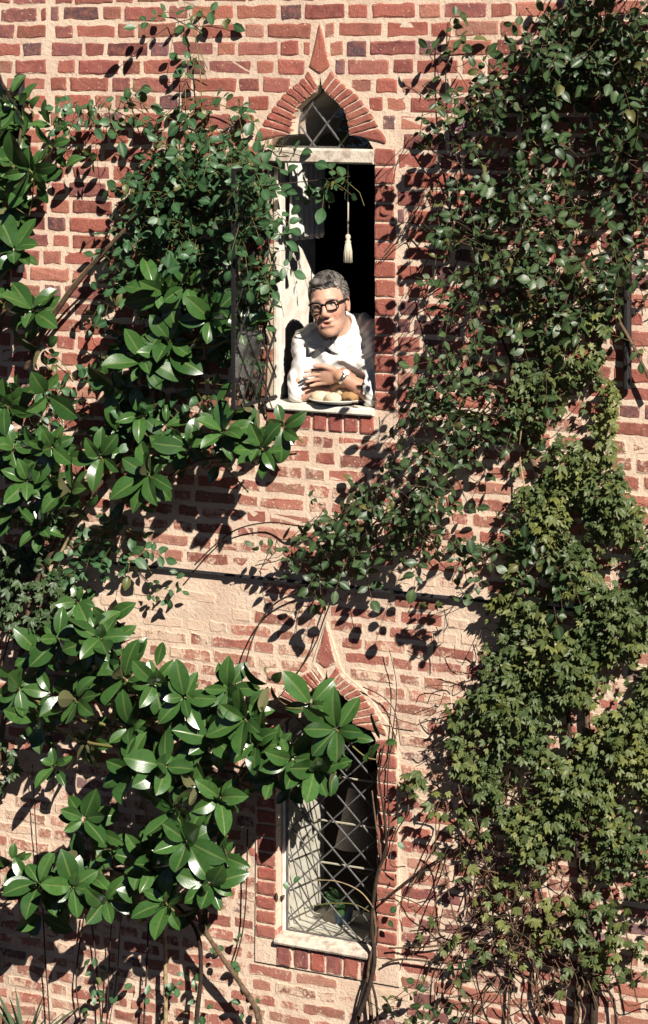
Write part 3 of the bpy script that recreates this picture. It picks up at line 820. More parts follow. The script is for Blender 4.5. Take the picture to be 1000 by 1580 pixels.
def rose_fill(pl, regs, s0, s1, shrink=1.0):
    for (cx, cy, rx, ry, n, h0, h1) in regs:
        for i in range(int(n * shrink + .5)):
            a = rng.uniform(0, 2*math.pi); q = math.sqrt(rng.random())
            px, py = cx + rx*q*math.cos(a), cy + ry*q*math.sin(a)
            p = at(px, py, rng.uniform(h0, h1)); nrm = FACE + rvec(.55)
            d = Vector((rng.gauss(0, 1), rng.gauss(-.2, .4), rng.gauss(-.35, .8)))
            pinnate(pl, p, d, nrm.normalized(), rng.uniform(s0, s1), rng.choice((1, 2, 2, 3)))
            b = at(px + rng.gauss(0, 25), py + rng.uniform(5, 45), max(.012, h0*.4))
            pl.twig([b, b.lerp(p, .5) + rvec(.012), p], .0016)

# ---- magnolia: rosettes of large glossy leaves
def rosette(pl, p, axis, n, L):
    axis = axis.normalized(); u = axis.orthogonal().normalized(); v = axis.cross(u); a0 = rng.uniform(0, 6.28)
    for i in range(n):
        t = i / max(1, n - 1)
        ang = a0 + i * 2.399 + rng.gauss(0, .15)
        el = R(28 + 70 * t ** .8 + rng.gauss(0, 8))           # inner leaves upright, outer ones spread
        rad = u * math.cos(ang) + v * math.sin(ang)
        d = axis * math.cos(el) + rad * math.sin(el)
        nr = axis * math.sin(el) - rad * math.cos(el) + rvec(.10)
        q = p - axis * (.035 * t) + d * .012
        pl.leaf(q, nr, d, L * rng.uniform(.62, 1.15) * (.78 + .3*math.sin(math.pi*min(1, t+.25))))
mag_spec = [
    ('magnolia_shrub', 'glossy magnolia boughs climbing the upper left edge beside the long diagonal branch', (-30, 1700)),
    ('magnolia_shrub', 'big leaved glossy magnolia beside and left of the open upper window', (-15, 1700)),
    ('magnolia_shrub', 'big leaved glossy magnolia below the ledge reaching across the lower window', (330, 1700)),
]
mags = []
for g_, (nm, lab, bs_) in zip(MAGN, mag_spec):
    b = at(bs_[0], bs_[1], .16); b.z = 0
    pl = Plant(nm, lab, 'magnolia', M['magnolia'], G_MAG, b); mags.append(pl)
    for (px, py, h, n, L) in g_:
        ax = Vector((rng.gauss(.25, .40), -1.0, rng.gauss(.40, .42)))
        rosette(pl, at(px, py, h), ax, n + 2, L * rng.uniform(1.0, 1.2))
        for _k in range(2 if n >= 8 else 1):
            ax = Vector((rng.gauss(0, .6), -1.0, rng.gauss(-.1, .6))); rosette(pl, at(px + rng.gauss(0, 30), py + rng.gauss(6, 28), h * rng.uniform(.3, .75)), ax, 5, L * rng.uniform(.8, 1.1))
FILL = [([(-30,130),(60,150),(110,230),(60,330),(70,480),(20,520),(-30,500)], 9, .06, .2, 0),
        ([(90,560),(180,450),(260,410),(340,460),(400,520),(330,560),(300,620),(380,610),(450,670),(400,725),(250,750),(130,790),(20,800),(-20,780),(-20,590),(60,600),(110,640)], 17, .06, .24, 1),
        ([(0,1040),(60,950),(130,920),(220,950),(260,1010),(330,1050),(400,1050),(500,1090),(570,1125),(530,1180),(460,1215),(390,1225),(385,1370),(320,1420),(215,1415),(200,1300),(100,1230),(60,1130)], 22, .07, .24, 2),
        ([(10,1330),(100,1310),(180,1340),(170,1405),(60,1400)], 5, .1, .24, 2)]
for P, k, h0, h1, gi in FILL:
    xs = [p[0] for p in P]; ys = [p[1] for p in P]; c = 0
    while c < k:
        px, py = rng.uniform(min(xs), max(xs)), rng.uniform(min(ys), max(ys))
        if not in_poly(px, py, P): continue
        c += 1; h = rng.uniform(h0, h1); p = at(px, py, h)
        rosette(mags[gi], p, Vector((rng.gauss(.2, .6), -1.0, rng.gauss(.3, .6))), rng.choice((5, 6, 7, 9)), rng.uniform(.10, .16))
        q = at(px + rng.gauss(0, 25), py + rng.uniform(20, 60), h * .5); mags[gi].twig([q, q.lerp(p, .5) + rvec(.01), p], .0035)
# branches
def branch_to(pl, g_, trunk, h=.07, r_=.007):
    """Side shoots from the nearest point of the trunk path to each rosette."""
    T = smooth_path([at(a, b, c) for a, b, c in trunk], 6)
    for (px, py, hh, n, L) in g_:
        p = at(px, py, hh)
        q = min(T, key=lambda t: (t - p).length + (0.25 if t.z > p.z - .03 else 0) )
        m = q.lerp(p, .55) + Vector((0, .02, -.05)); pl.stem([q, m, p + Vector((0, .02, -.02)), p], (r_, .0042), M['greenstem'], 'shoot', 6, 4)
    return T
t0 = [(-30,1700,.14),(-34,1300,.12),(-38,900,.10),(-30,650,.10),(-5,540,.10),(15,420,.12),(20,300,.12),(35,180,.12)]
mags[0].stem([at(*q) for q in t0], (.016, .006), M['bark'], 'trunk'); branch_to(mags[0], MAGN[0], t0)
mags[0].stem([at(38,572,.10), at(62,520,.13), at(105,455,.17), at(150,400,.19), at(198,348,.20), at(222,318,.2)], (.013, .008), M['bark'], 'branch')
mags[0].stem([at(45,560,.10), at(72,500,.12), at(120,430,.15), at(180,368,.17)], (.007, .005), M['palebark'], 'branch')
t1 = [(-15,1700,.08),(-15,1400,.07),(0,1150,.07),(35,1000,.07),(55,900,.08),(120,790,.12),(200,690,.14),(240,590,.13),(260,480,.12)]
mags[1].stem([at(*q) for q in t1], (.015, .006), M['bark'], 'trunk')
t1b = [(58,880,.08),(70,810,.12),(60,760,.14),(15,700,.12)]; t1c = [(175,760,.12),(250,740,.17),(310,710,.22),(380,705,.24)]
mags[1].stem([at(*q) for q in t1b], (.009, .005), M['bark'], 'branch'); mags[1].stem([at(*q) for q in t1c], (.009, .005), M['bark'], 'branch')
branch_to(mags[1], MAGN[1], t1 + [t1[3]] + t1b + [t1[4]] + t1c)
t2 = [(405,1700,.1),(400,1575,.10),(372,1520,.11),(338,1470,.13),(312,1425,.15),(290,1340,.18),(260,1240,.16),(230,1140,.14),(190,1050,.14),(150,1000,.14)]
t2b = [(302,1700,.08),(303,1580,.08),(310,1500,.09),(300,1430,.12),(240,1370,.16),(170,1340,.18),(110,1350,.2)]
t2c = [(300,1340,.16),(340,1240,.15),(390,1180,.16),(450,1160,.16),(510,1150,.15)]
mags[2].stem([at(*q) for q in t2], (.014, .006), M['bark'], 'trunk'); mags[2].stem([at(*q) for q in t2b], (.011, .006), M['darkbark'], 'trunk')
mags[2].stem([at(*q) for q in t2c], (.008, .005), M['bark'], 'branch')
mags[2].stem([at(440,1092,.10), at(490,1100,.14), at(519,1128,.16), at(560,1165,.13), at(580,1172,.1)], (.004, .003), M['greenstem'], 'shoot')
branch_to(mags[2], MAGN[2], t2 + t2b[3:] + t2c)
for pl in mags: pl.finish()

# ---- climbing rose left of the upper window
b = at(255, 1700, .06); b.z = 0
rl = Plant('climbing_rose', 'blue green climbing rose between the magnolia and the open casement', 'climbing rose', M['rose'], G_ROSE, b)
rose_fill(rl, ROSE_L, .042, .060, 1.35)
rose_fill(rl, [(290,300,100,70,26,.02,.06),(270,400,90,60,22,.02,.06),(240,520,110,60,22,.02,.08),(380,420,40,120,26,.02,.10),(170,640,120,60,26,.02,.08),(330,560,60,60,12,.02,.08),(100,600,60,50,8,.02,.06),(90,820,90,30,20,.02,.08),(300,230,80,30,10,.18,.28),(250,310,60,40,8,.2,.3),(360,330,40,60,6,.2,.3),(378,262,22,24,7,.36,.46),(378,340,16,40,6,.36,.44)], .040, .055)
for P, r_, mt in ((([(255,1700),(240,1300),(110,1000),(85,880),(170,720),(235,600),(245,470),(246,380),(244,280)]), (.009,.004), 'palebark'), ([(246,470),(275,330),(285,250),(286,110)], (.004,.002), 'greenstem'),
              ([(250,420),(300,300),(312,240),(308,100),(292,20)], (.004,.002), 'greenstem'), ([(285,260),(230,200),(165,165)], (.003,.002), 'greenstem'),
              ([(262,330),(340,300),(400,290),(430,284),(480,279),(540,272)], (.004,.0018), 'darkbark'), ([(390,640),(388,560),(392,480),(385,400),(398,320)], (.005,.003), 'darkbark'),
              ([(408,640),(412,540),(402,460),(415,380),(405,300)], (.004,.003), 'darkbark'), ([(375,620),(370,540),(378,450),(370,330)], (.005,.003), 'darkbark'), ([(420,630),(398,560),(408,470)], (.003,.002), 'darkbark'),
              ([(285,180),(330,160),(370,175)], (.003,.002), 'greenstem'), ([(205,120),(215,155),(228,200)], (.002,.0015), 'greenstem')):
    h = .05
    rl.stem([at(a, b_, h + (.10 if 280 < b_ < 300 and a > 380 else 0)) for a, b_ in P], r_, M[mt])
rl.finish()

# ---- climbing rose right of the upper window
b = at(880, 1700, .08); b.z = 0
rr = Plant('climbing_rose', 'dark leaved climbing rose spreading over the wall right of the upper window', 'climbing rose', M['roseb'], G_ROSE, b)
rose_fill(rr, ROSE_R, .036, .056, 1.0)
rose_fill(rr, [(725,500,36,46,8,.30,.45),(700,565,36,30,9,.26,.42),(765,400,46,40,9,.25,.4),(650,610,30,22,5,.2,.34),(660,740,50,40,9,.24,.36),(610,790,40,34,7,.2,.3),(850,40,60,50,16,.3,.42),(760,120,30,50,6,.28,.4),(730,850,30,26,4,.25,.35),(800,280,60,60,10,.22,.34),(870,400,60,70,12,.2,.3),(700,340,28,46,7,.3,.42),(690,430,24,38,6,.28,.4),(668,150,18,46,4,.2,.35),(742,200,36,56,9,.28,.4),(1000,-70,110,70,60,.2,.5),(1095,60,60,90,40,.2,.45),(966,330,18,120,14,.05,.14),(980,480,16,60,5,.04,.1),(850,480,90,80,12,.02,.06),(740,600,80,60,10,.02,.06),(900,110,90,80,30,.02,.08)], .034, .050)  # includes unseen sprays beyond the top right, added to shade that corner
for P, r_, mt in (([(880,1700),(905,1300),(900,1000),(860,800),(800,660),(790,560),(800,440),(820,330),(850,200),(880,60),(890,-60)], (.014,.006), 'bark'),
              ([(800,660),(740,680),(680,720),(610,780),(540,840),(480,900),(420,935),(390,985),(373,1052)], (.006,.0028), 'darkbark'),
              ([(300,872),(335,838),(370,815),(420,806),(470,812),(520,800)], (.0028,.003), 'darkbark'),
              ([(520,905),(500,955),(488,990),(468,1025),(437,1064)], (.003,.0026), 'darkbark'),
              ([(860,350),(900,410),(940,470),(975,530),(1010,600)], (.006,.007), 'bark'), ([(790,560),(740,430),(720,300),(690,180),(690,40)], (.005,.002), 'darkbark'),
              ([(780,600),(700,560),(660,480),(650,440)], (.003,.002), 'darkbark'), ([(800,440),(740,400),(690,380),(640,370)], (.0035,.002), 'bark'), ([(740,480),(690,440),(650,460)], (.003,.002), 'darkbark'),
              ([(800,520),(730,500),(680,530),(650,590)], (.003,.002), 'bark'), ([(830,330),(760,260),(700,250),(640,215)], (.003,.002), 'bark'), ([(700,390),(640,345),(610,350)], (.0025,.0015), 'darkbark'),
              ([(800,660),(720,640),(660,690),(630,720)], (.0035,.002), 'greenstem'), ([(805,560),(806,640),(802,700),(812,760),(830,810)], (.004,.003), 'palebark'),
              ([(880,280),(890,360),(880,420)], (.004,.003), 'palebark'), ([(795,300),(790,350),(770,390)], (.003,.003), 'palebark'), ([(700,340),(735,330),(775,300)], (.003,.002), 'palebark')):
    rr.stem([at(a, b_, rng.uniform(.012, .03) if r_[0] > .01 else rng.uniform(.03, .09)) for a, b_ in P], r_, M[mt])
for i in range(46):     # fine bare shoots fanning over the wall
    px, py = rng.uniform(650, 900), rng.uniform(250, 640); a = rng.uniform(1.9, 2.9) if rng.random() < .7 else rng.uniform(0, 6.28); L = rng.uniform(40, 110); P = []
    for k in range(4): P.append(at(px + math.cos(a)*L*k/3 + rng.gauss(0, 5), py + math.sin(a)*L*k/3 + rng.gauss(0, 5), rng.uniform(.015, .10)))
    rr.twig(smooth_path(P, 4), rng.uniform(.0013, .0028))
rr.finish(twigmat=M['bark'])

# ---- yellow-green creeper lower right
b = at(917, 1700, .05); b.z = 0
cr = Plant('creeper', 'dense yellow green creeper covering the lower right of the brick wall', 'creeper', M['creeper'], G_PALM, b)
def creep_leaf(px, py, h, s):
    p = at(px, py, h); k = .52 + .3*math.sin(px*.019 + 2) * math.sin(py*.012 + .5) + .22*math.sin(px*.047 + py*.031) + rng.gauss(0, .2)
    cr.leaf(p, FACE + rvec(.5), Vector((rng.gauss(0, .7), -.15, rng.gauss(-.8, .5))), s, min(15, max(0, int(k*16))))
n = 0
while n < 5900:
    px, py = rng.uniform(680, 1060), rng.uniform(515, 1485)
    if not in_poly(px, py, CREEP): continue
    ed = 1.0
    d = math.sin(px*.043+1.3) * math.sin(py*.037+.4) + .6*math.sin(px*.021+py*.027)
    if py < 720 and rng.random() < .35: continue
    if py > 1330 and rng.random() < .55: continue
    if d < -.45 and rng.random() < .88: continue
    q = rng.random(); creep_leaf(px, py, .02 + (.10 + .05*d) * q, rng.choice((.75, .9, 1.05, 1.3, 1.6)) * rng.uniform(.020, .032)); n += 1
for (cx, cy, rx, ry, k) in ((840,490,80,40,60),(930,480,30,60,20),(640,1210,20,24,12),(720,1300,50,60,30),(900,1420,80,50,80),(780,1380,60,50,26),(660,1230,40,30,8),(860,1520,60,30,6),(760,1470,80,40,20),(700,1440,50,50,8),(950,1480,60,40,40),(660,930,18,12,2),(630,860,12,12,2)):
    for i in range(k):
        a = rng.uniform(0, 6.28); q = math.sqrt(rng.random()); creep_leaf(cx + rx*q*math.cos(a), cy + ry*q*math.sin(a), rng.uniform(.02, .13), rng.uniform(.03, .048))
for P, r_, mt in (([(917,1700),(916,1580),(918,1500),(905,1400),(890,1300),(880,1150),(870,1000)], (.019,.008), 'darkbark'), ([(862,1465),(885,1500),(910,1540)], (.006,.007), 'bark'),
              ([(920,1505),(940,1530),(950,1565),(955,1700)], (.005,.006), 'darkbark'), ([(835,1470),(828,1530),(850,1600),(860,1700)], (.005,.006), 'bark'), ([(590,1490),(620,1480),(700,1486),(770,1474),(830,1440),(870,1380)], (.004,.005), 'bark'),
              ([(600,1463),(670,1460),(720,1445),(780,1405),(830,1350)], (.0035,.004), 'bark'), ([(588,1392),(640,1350),(690,1318),(720,1300)], (.004,.003), 'darkbark'), ([(690,1318),(672,1370),(650,1400)], (.003,.002), 'darkbark'),
              ([(765,1330),(768,1400),(772,1450),(755,1480),(730,1490)], (.0035,.003), 'darkbark'), ([(790,1300),(800,1380),(792,1460),(785,1560),(780,1700)], (.005,.006), 'bark'), ([(820,1330),(840,1420),(830,1500)], (.006,.005), 'darkbark'),
              ([(820,1215),(850,1222),(870,1235)], (.003,.003), 'palebark'), ([(890,1310),(930,1350),(950,1400)], (.006,.004), 'palebark'), ([(715,1230),(718,1290),(710,1350)], (.0025,.002), 'darkbark')):
    cr.stem([at(a, b_, rng.uniform(.012, .03)) for a, b_ in P], r_, M[mt])
for i in range(150):    # bare tangle below the leaves
    px, py = rng.gauss(800, 65), rng.uniform(1180, 1520); a = rng.gauss(1.57, .75); L = rng.uniform(40, 140); P = []
    for k in range(5): P.append(at(px + math.cos(a)*L*k/4 + rng.gauss(0, 7), py + math.sin(a)*L*k/4 + rng.gauss(0, 7), rng.uniform(.012, .09)))
    cr.twig(smooth_path(P, 4), rng.uniform(.0012, .003))
for i in range(60):
    px, py = rng.gauss(730, 50), rng.uniform(960, 1260); a = rng.gauss(1.8, .9); L = rng.uniform(20, 60)
    cr.twig(smooth_path([at(px + math.cos(a)*L*k/3 + rng.gauss(0, 5), py + math.sin(a)*L*k/3 + rng.gauss(0, 5), rng.uniform(.012, .05)) for k in range(4)], 4), rng.uniform(.0012, .0022))
cr.finish(twigmat=M['bark'])

# ---- bare woody vine beside the lower window
b = at(550, 1700, .03); b.z = 0
vn = Plant('bare_vine', 'twisted bare woody vine climbing the right jamb of the lower window', 'vine', M['rose'], G_ROSE, b)
for P, r_, mt in (([(545,1700),(548,1590),(568,1530),(578,1480),(574,1420),(582,1350),(596,1310),(592,1250),(585,1200),(592,1150)], (.012,.003), 'darkbark'), ([(560,1700),(572,1580),(568,1500),(580,1440),(576,1390),(588,1330),(580,1270),(574,1220)], (.008,.003), 'bark'),
              ([(588,1330),(600,1280),(598,1200),(606,1130),(612,1060),(600,1000)], (.003,.0015), 'darkbark'), ([(576,1400),(555,1375),(520,1360),(480,1358)], (.003,.002), 'palebark'), ([(575,1410),(545,1395),(500,1395),(470,1402)], (.0025,.002), 'greenstem'),
              ([(585,1700),(582,1560),(572,1500),(584,1430)], (.006,.004), 'darkbark'), ([(530,1700),(552,1560),(566,1510)], (.005,.004), 'darkbark'), ([(560,1060),(590,1075),(610,1100),(618,1150)], (.0025,.0015), 'darkbark'), ([(592,1190),(610,1140),(612,1110)], (.0025,.002), 'bark')):
    vn.stem([at(a, b_, rng.uniform(.014, .028)) for a, b_ in P], r_, M[mt])
for (px, py) in ((440,1360),(462,1352),(614,1300),(612,1350),(620,1260),(600,1420),(612,1400)): vn.leaf(at(px, py, .05), FACE + rvec(.3), Vector((rng.gauss(0,1), 0, -1)), .035)
vn.finish()

# ---- thin ivy stems under the lower magnolia
b = at(170, 1700, .03); b.z = 0
iv = Plant('ivy', 'thin dark ivy stems with few leaves on the bottom left bricks', 'ivy', M['rose'], G_ROSE, b)
for P, r_ in (([(50,1180),(54,1260),(58,1330)], .0022), ([(66,1400),(70,1480),(76,1570),(80,1700)], .0032), ([(130,1410),(120,1480),(118,1530),(126,1590),(130,1700)], .0034), ([(138,1405),(146,1460),(150,1510),(156,1580),(160,1700)], .0032),
              ([(172,1420),(168,1500),(164,1590),(160,1700)], .0026), ([(186,1420),(180,1510),(168,1590),(165,1700)], .0020), ([(229,1425),(226,1500),(222,1580),(220,1700)], .0038), ([(382,1280),(380,1380),(374,1440),(362,1485)], .003), ([(396,1090),(386,1230)], .002)):
    iv.stem([at(a, b_, rng.uniform(.015, .035)) for a, b_ in P], r_, M['darkbark'])
for (px, py, k) in ((150,1505,7),(156,1545,8),(158,1575,6),(212,1523,2),(236,1552,2),(262,1518,9),(300,1525,5),(306,1560,4),(340,1460,4),(368,1505,4),(386,1548,5),(372,1440,2),(232,1520,1),(255,1010,0),(120,895,10),(200,880,10),(240,905,8),(262,930,5),(150,870,10),(285,900,3)):
    for i in range(k): iv.leaf(at(px + rng.gauss(0, 12), py + rng.gauss(0, 10), rng.uniform(.02, .08)), FACE + rvec(.4), Vector((rng.gauss(0,1), -.2, rng.gauss(-.6,.6))), rng.uniform(.026, .045))
iv.finish()

# ---- dark creeper at the left edge, level with the ledge
b = at(-20, 1700, .04); b.z = 0
lc = Plant('creeper', 'dark small leaved creeper at the left edge level with the ledge', 'creeper', M['roseb'], G_PALM, b)
for (cx, cy, rx, ry, k) in ((35,920,60,60,120),(-30,900,50,90,90),(60,980,40,40,30),(30,860,50,24,40),(-20,1180,50,50,50),(95,900,20,30,10)):
    for i in range(k):
        a = rng.uniform(0, 6.28); q = math.sqrt(rng.random()); p = at(cx + rx*q*math.cos(a), cy + ry*q*math.sin(a), rng.uniform(.02, .13))
        lc.leaf(p, FACE + rvec(.4), Vector((rng.gauss(0, .7), -.1, rng.gauss(-.7, .6))), rng.uniform(.035, .055))
lc.stem([at(-20,1700,.04), at(-24,1400,.03), at(-10,1100,.04), at(20,960,.04), at(30,880,.05)], (.008,.003), M['bark']); lc.finish()

# ---- striped strap-leaved plant at the bottom left corner
b = at(38, 1640, .22); sp = empty('strap_leaved_plant', b); sp.location = b; tag(sp, 'striped strap leaved plant in the bottom left corner', 'plant')
mb = MB(); mb.lathe([(.0,-b.z), (.05,-b.z), (.035,-.03), (.01,.03)], n=8); mb.build('crown', M['strap'], sp, True)
for i in range(26):
    a = rng.uniform(0, 6.28); L = rng.uniform(.26, .40); lean = rng.uniform(.15, 1.1)
    d = Vector((math.cos(a)*lean, math.sin(a)*lean*.8, 1)).normalized(); side = d.cross(Vector((math.cos(a), math.sin(a), 0.1)).normalized()).normalized()
    V = []; mid = []; 
    for j in range(7):
        t = j/6; p = d*L*t + Vector((math.cos(a), math.sin(a), -.8)) * (L*.45*lean*t*t); wv = .012 * (1-t**2.2) + .0008
        for u in (-1, -.5, 0, .5, 1): V.append(p + side*wv*u + Vector((0,0,1))*(abs(u)*wv*.3)); mid.append(1.0 if abs(u) == 1 else 0.0)
    mb = MB(); mb.add(V, [(j*5+k, j*5+k+1, (j+1)*5+k+1, (j+1)*5+k) for j in range(6) for k in range(4)], mid=mid, tint=[rng.random()]*len(V)); mb.build('leaf', M['strap'], sp, True)

# ---- iron posts and wall plate
def post(px, pa, pb, wpx, label):
    a, b_ = at(px, pa, .03), at(px, pb, .03); r_ = wpx * PXM / 2
    root = empty('trellis_post'); root.location = (a.x, a.y, b_.z); tag(root, label, 'post')
    H = a.z - b_.z
    mb = MB(); mb.tube([(0,0,0), (0,0,H*.5), (0,0,H)], r_, 10); mb.build('shaft', M['iron'], root, False)
    mb = MB(); mb.lathe([(r_*1.25, H), (r_*1.25, H+.008), (r_*.7, H+.016), (0.0005, H+.018)], n=10); mb.build('cap', M['iron'], root)
    for q in (.25, .75):
        mb = MB(); mb.box((-r_*1.5, -.004, H*q-.012), (r_*1.5, .034, H*q+.012)); mb.build('bracket', M['iron'], root)
post(968, 120, 600, 13, 'black iron trellis post behind the rose near the right edge')
post(31, 120, 420, 15, 'short black iron trellis post behind the magnolia at upper left')
c = at(836, 1332, .02); pr = empty('wall_plate'); pr.location = c; tag(pr, 'round pale terracotta wall plate among bare creeper stems', 'wall plate')
mb = MB(); n = 24; prof = [(.058, .03), (.060, -.004), (.052, -.014), (.030, -.018), (.0005, -.019)]
V = [(r_*math.cos(6.2832*k/n), y, r_*math.sin(6.2832*k/n)) for r_, y in prof for k in range(n)]
mb.add(V, [(i*n+k, i*n+(k+1) % n, (i+1)*n+(k+1) % n, (i+1)*n+k) for i in range(4) for k in range(n)]); mb.build('disc', M['terra'], pr, True)
mb = MB(); prof = [(.012, -.015), (.012, -.026), (.0005, -.028)]
V = [(r_*math.cos(6.2832*k/8), y, r_*math.sin(6.2832*k/8)) for r_, y in prof for k in range(8)]
mb.add(V, [(i*8+k, i*8+(k+1) % 8, (i+1)*8+(k+1) % 8, (i+1)*8+k) for i in range(2) for k in range(8)]); mb.build('bolt', M['terra'], pr, True)

# ------------------------------------------------------------------ things in the windows
# tassel pull
p = at(537, 262, -.13); root = empty('blind_pull'); root.location = p; tag(root, 'cream cord pull with long tassel hanging in the upper window', 'blind pull')
L = p.z - at(537, 362, -.13).z
mb = MB(); mb.tube([(0,0,.02), (.001,0,-L*.5), (0,0,-L)], .0035, 6); mb.build('cord', M['cord'], root, True)
mb = MB(); mb.lathe([(.0005,.004),(.010,-.002),(.012,-.012),(.007,-.020),(.013,-.028),(.012,-.034)], (0,0,-L), 12); mb.build('knot', M['cord'], root, True)
mb = MB()
for k in range(14):
    a = k*.4488; mb.tube([(.008*math.cos(a), .008*math.sin(a), -L-.030), (.015*math.cos(a), .015*math.sin(a), -L-.07), (.017*math.cos(a), .017*math.sin(a), -L-.115)], .0032, 4)
mb.build('tassel', M['cord'], root, True)
# short curtain against the left reveal
x0 = W1.x - W1.half; zc1, zc0 = at(460, 250, -.2).z, at(460, 368, -.2).z
V = []; nu, nv = 60, 14
for j in range(nv+1):
    z = zc1 + (zc0-zc1)*j/nv
    for i in range(nu+1):
        u = i/nu; V.append((x0 + .030 + .016*math.sin(u*44 + .4*math.sin(j*.3)) * (.5 + .5*j/nv) + .03*u, .14 + (WT - .17)*u, z + .008*math.sin(u*30)*(j == nv)))
mb = MB(); mb.add(V, [(j*(nu+1)+i, j*(nu+1)+i+1, (j+1)*(nu+1)+i+1, (j+1)*(nu+1)+i) for j in range(nv) for i in range(nu)])
cu = mb.build('curtain', M['linen'], None, True); tag(cu, 'short gathered white curtain at the left of the upper window', 'curtain')
md = cu.modifiers.new('thickness', 'SOLIDIFY'); md.thickness = .002
# lampshade and potted plant behind the lower window
c = at(548, 1262, -.42); root = empty('hanging_lamp'); root.location = c; tag(root, 'grey cone lampshade hanging behind the lower leaded window', 'lamp')
mb = MB(); mb.lathe([(.028,.13),(.085,-.12),(.083,-.12),(.026,.13)], n=28); mb.build('lamp_shade', M['shade'], root, True)
mb = MB(); mb.tube([(0,0,.12),(0,0,.5)], .003, 6); mb.build('flex', M['iron'], root)
mb = MB(); mb.lathe([(.002,.135),(.02,.13),(.02,.07),(.014,.05)], n=12); mb.build('lamp_holder', M['iron'], root, True)
c = at(530, 1436, -.26); c.z = zs2 + .032; root = empty('potted_plant'); root.location = c; tag(root, 'small potted plant with bluish leaves on the lower window sill', 'potted plant')
mb = MB(); mb.lathe([(.0005,0),(.032,0),(.045,.07),(.049,.072),(.049,.08),(.042,.08),(.040,.066),(.0005,.064)], n=20); mb.build('pot', M['pot'], root, True)
for i in range(16):
    a = rng.uniform(0, 6.28); el = rng.uniform(.3, 1.2); G = G_ROSE[i % 10]; me = geo_mesh('leaf', G, M['rose'])
    d = Vector((math.cos(a)*math.cos(el), math.sin(a)*math.cos(el), math.sin(el))); o = obj('leaf', me, None, root)
    o.matrix_local = Matrix.Translation(Vector((0,0,.07)) + d*.03) @ basis(Vector((0,0,1)) + rvec(.2), d).to_4x4() @ Matrix.Scale(.075, 4)
# ------------------------------------------------------------------ the man at the window
class Field:
    """Signed distance field on a grid, turned into one smooth closed surface."""
    def __init__(s, lo, hi, res):
        s.lo = np.array(lo, np.float32); s.res = res
        n = np.ceil((np.array(hi) - np.array(lo)) / res).astype(int) + 1
        ax = [s.lo[i] + np.arange(n[i], dtype=np.float32) * res for i in range(3)]
        s.P = np.stack(np.meshgrid(*ax, indexing='ij'), -1); s.D = np.full(s.P.shape[:3], 1.0, np.float32)
    def _box(s, lo, hi):
        i0 = np.maximum(((np.array(lo) - s.lo)/s.res).astype(int), 0); i1 = np.minimum(((np.array(hi) - s.lo)/s.res).astype(int) + 2, s.D.shape)
        i1 = np.maximum(i1, i0 + 1); return tuple(slice(a, b) for a, b in zip(i0, i1))
    def ell(s, c, r, Rm=None):
        m = max(r) + .05; bx_ = s._box(np.array(c) - m, np.array(c) + m)
        q = s.P[bx_] - np.array(c, np.float32)
        if Rm is not None: q = q @ np.array(Rm, np.float32)
        q = q / np.array(r, np.float32); k = np.sqrt((q*q).sum(-1)); return (k - 1) * min(r), bx_
    def cap(s, a, b, ra, rb, sq=None):
        a = np.array(a, np.float32); b = np.array(b, np.float32); ab = b - a
        m = max(ra, rb) + .05; bx_ = s._box(np.minimum(a, b) - m, np.maximum(a, b) + m); P = s.P[bx_]
        t = np.clip(((P - a) @ ab) / (ab @ ab), 0, 1)[..., None]
        d = P - (a + t*ab)
        return np.sqrt((d*d).sum(-1)) - (ra + (rb-ra)*t[..., 0]), bx_
    def add(s, d, k=.012):
        d, b = d; D = s.D[b]; h = np.clip(.5 + .5*(D - d)/k, 0, 1); s.D[b] = D*(1-h) + d*h - k*h*(1-h)
    def sub(s, d, k=.006):
        d, b = d; d = -d; D = s.D[b]; h = np.clip(.5 - .5*(D - d)/k, 0, 1); s.D[b] = D*(1-h) + d*h + k*h*(1-h)
    def surface(s):
        D = s.D; S = D < 0; n = D.shape
        c = np.zeros((n[0]-1, n[1]-1, n[2]-1), np.int8)
        for i in (0, 1):
            for j in (0, 1):
                for k in (0, 1): c += S[i:n[0]-1+i, j:n[1]-1+j, k:n[2]-1+k]
        act = (c > 0) & (c < 8); idx = -np.ones(act.shape, np.int64); cells = np.argwhere(act); idx[act] = np.arange(len(cells))
        acc = np.zeros((len(cells), 3)); cnt = np.zeros(len(cells))
        I, J, K = cells.T
        for axis in range(3):
            o1, o2 = [a for a in range(3) if a != axis]
            for u in (0, 1):
                for v in (0, 1):
                    a = cells.copy(); a[:, o1] += u; a[:, o2] += v; b = a.copy(); b[:, axis] += 1
                    da = D[a[:,0], a[:,1], a[:,2]]; db = D[b[:,0], b[:,1], b[:,2]]; m = (da < 0) != (db < 0)
                    t = np.where(m, da / np.where(m, da-db, 1), 0); p = a + 0.0; p[:, axis] += t
                    acc[m] += p[m]; cnt[m] += 1
        V = s.lo + acc / cnt[:, None] * s.res; Fc = []
        for axis in range(3):
            o1, o2 = [(1, 2), (2, 0), (0, 1)][axis]
            sl0 = [slice(None)]*3; sl1 = [slice(None)]*3; sl0[axis] = slice(0, -1); sl1[axis] = slice(1, None)
            A = S[tuple(sl0)]; B = S[tuple(sl1)]; e = np.argwhere(A != B)
            ok = (e[:, o1] > 0) & (e[:, o2] > 0) & (e[:, o1] < n[o1]-1) & (e[:, o2] < n[o2]-1); e = e[ok]
            inside = A[e[:,0], e[:,1], e[:,2]]
            def cell(u, v):
                q = e.copy(); q[:, o1] += u; q[:, o2] += v; return idx[q[:,0], q[:,1], q[:,2]]
            f = np.stack([cell(-1,-1), cell(0,-1), cell(0,0), cell(-1,0)], 1)
            f[~inside] = f[~inside][:, ::-1]; Fc.append(f)
        return V, np.concatenate(Fc)

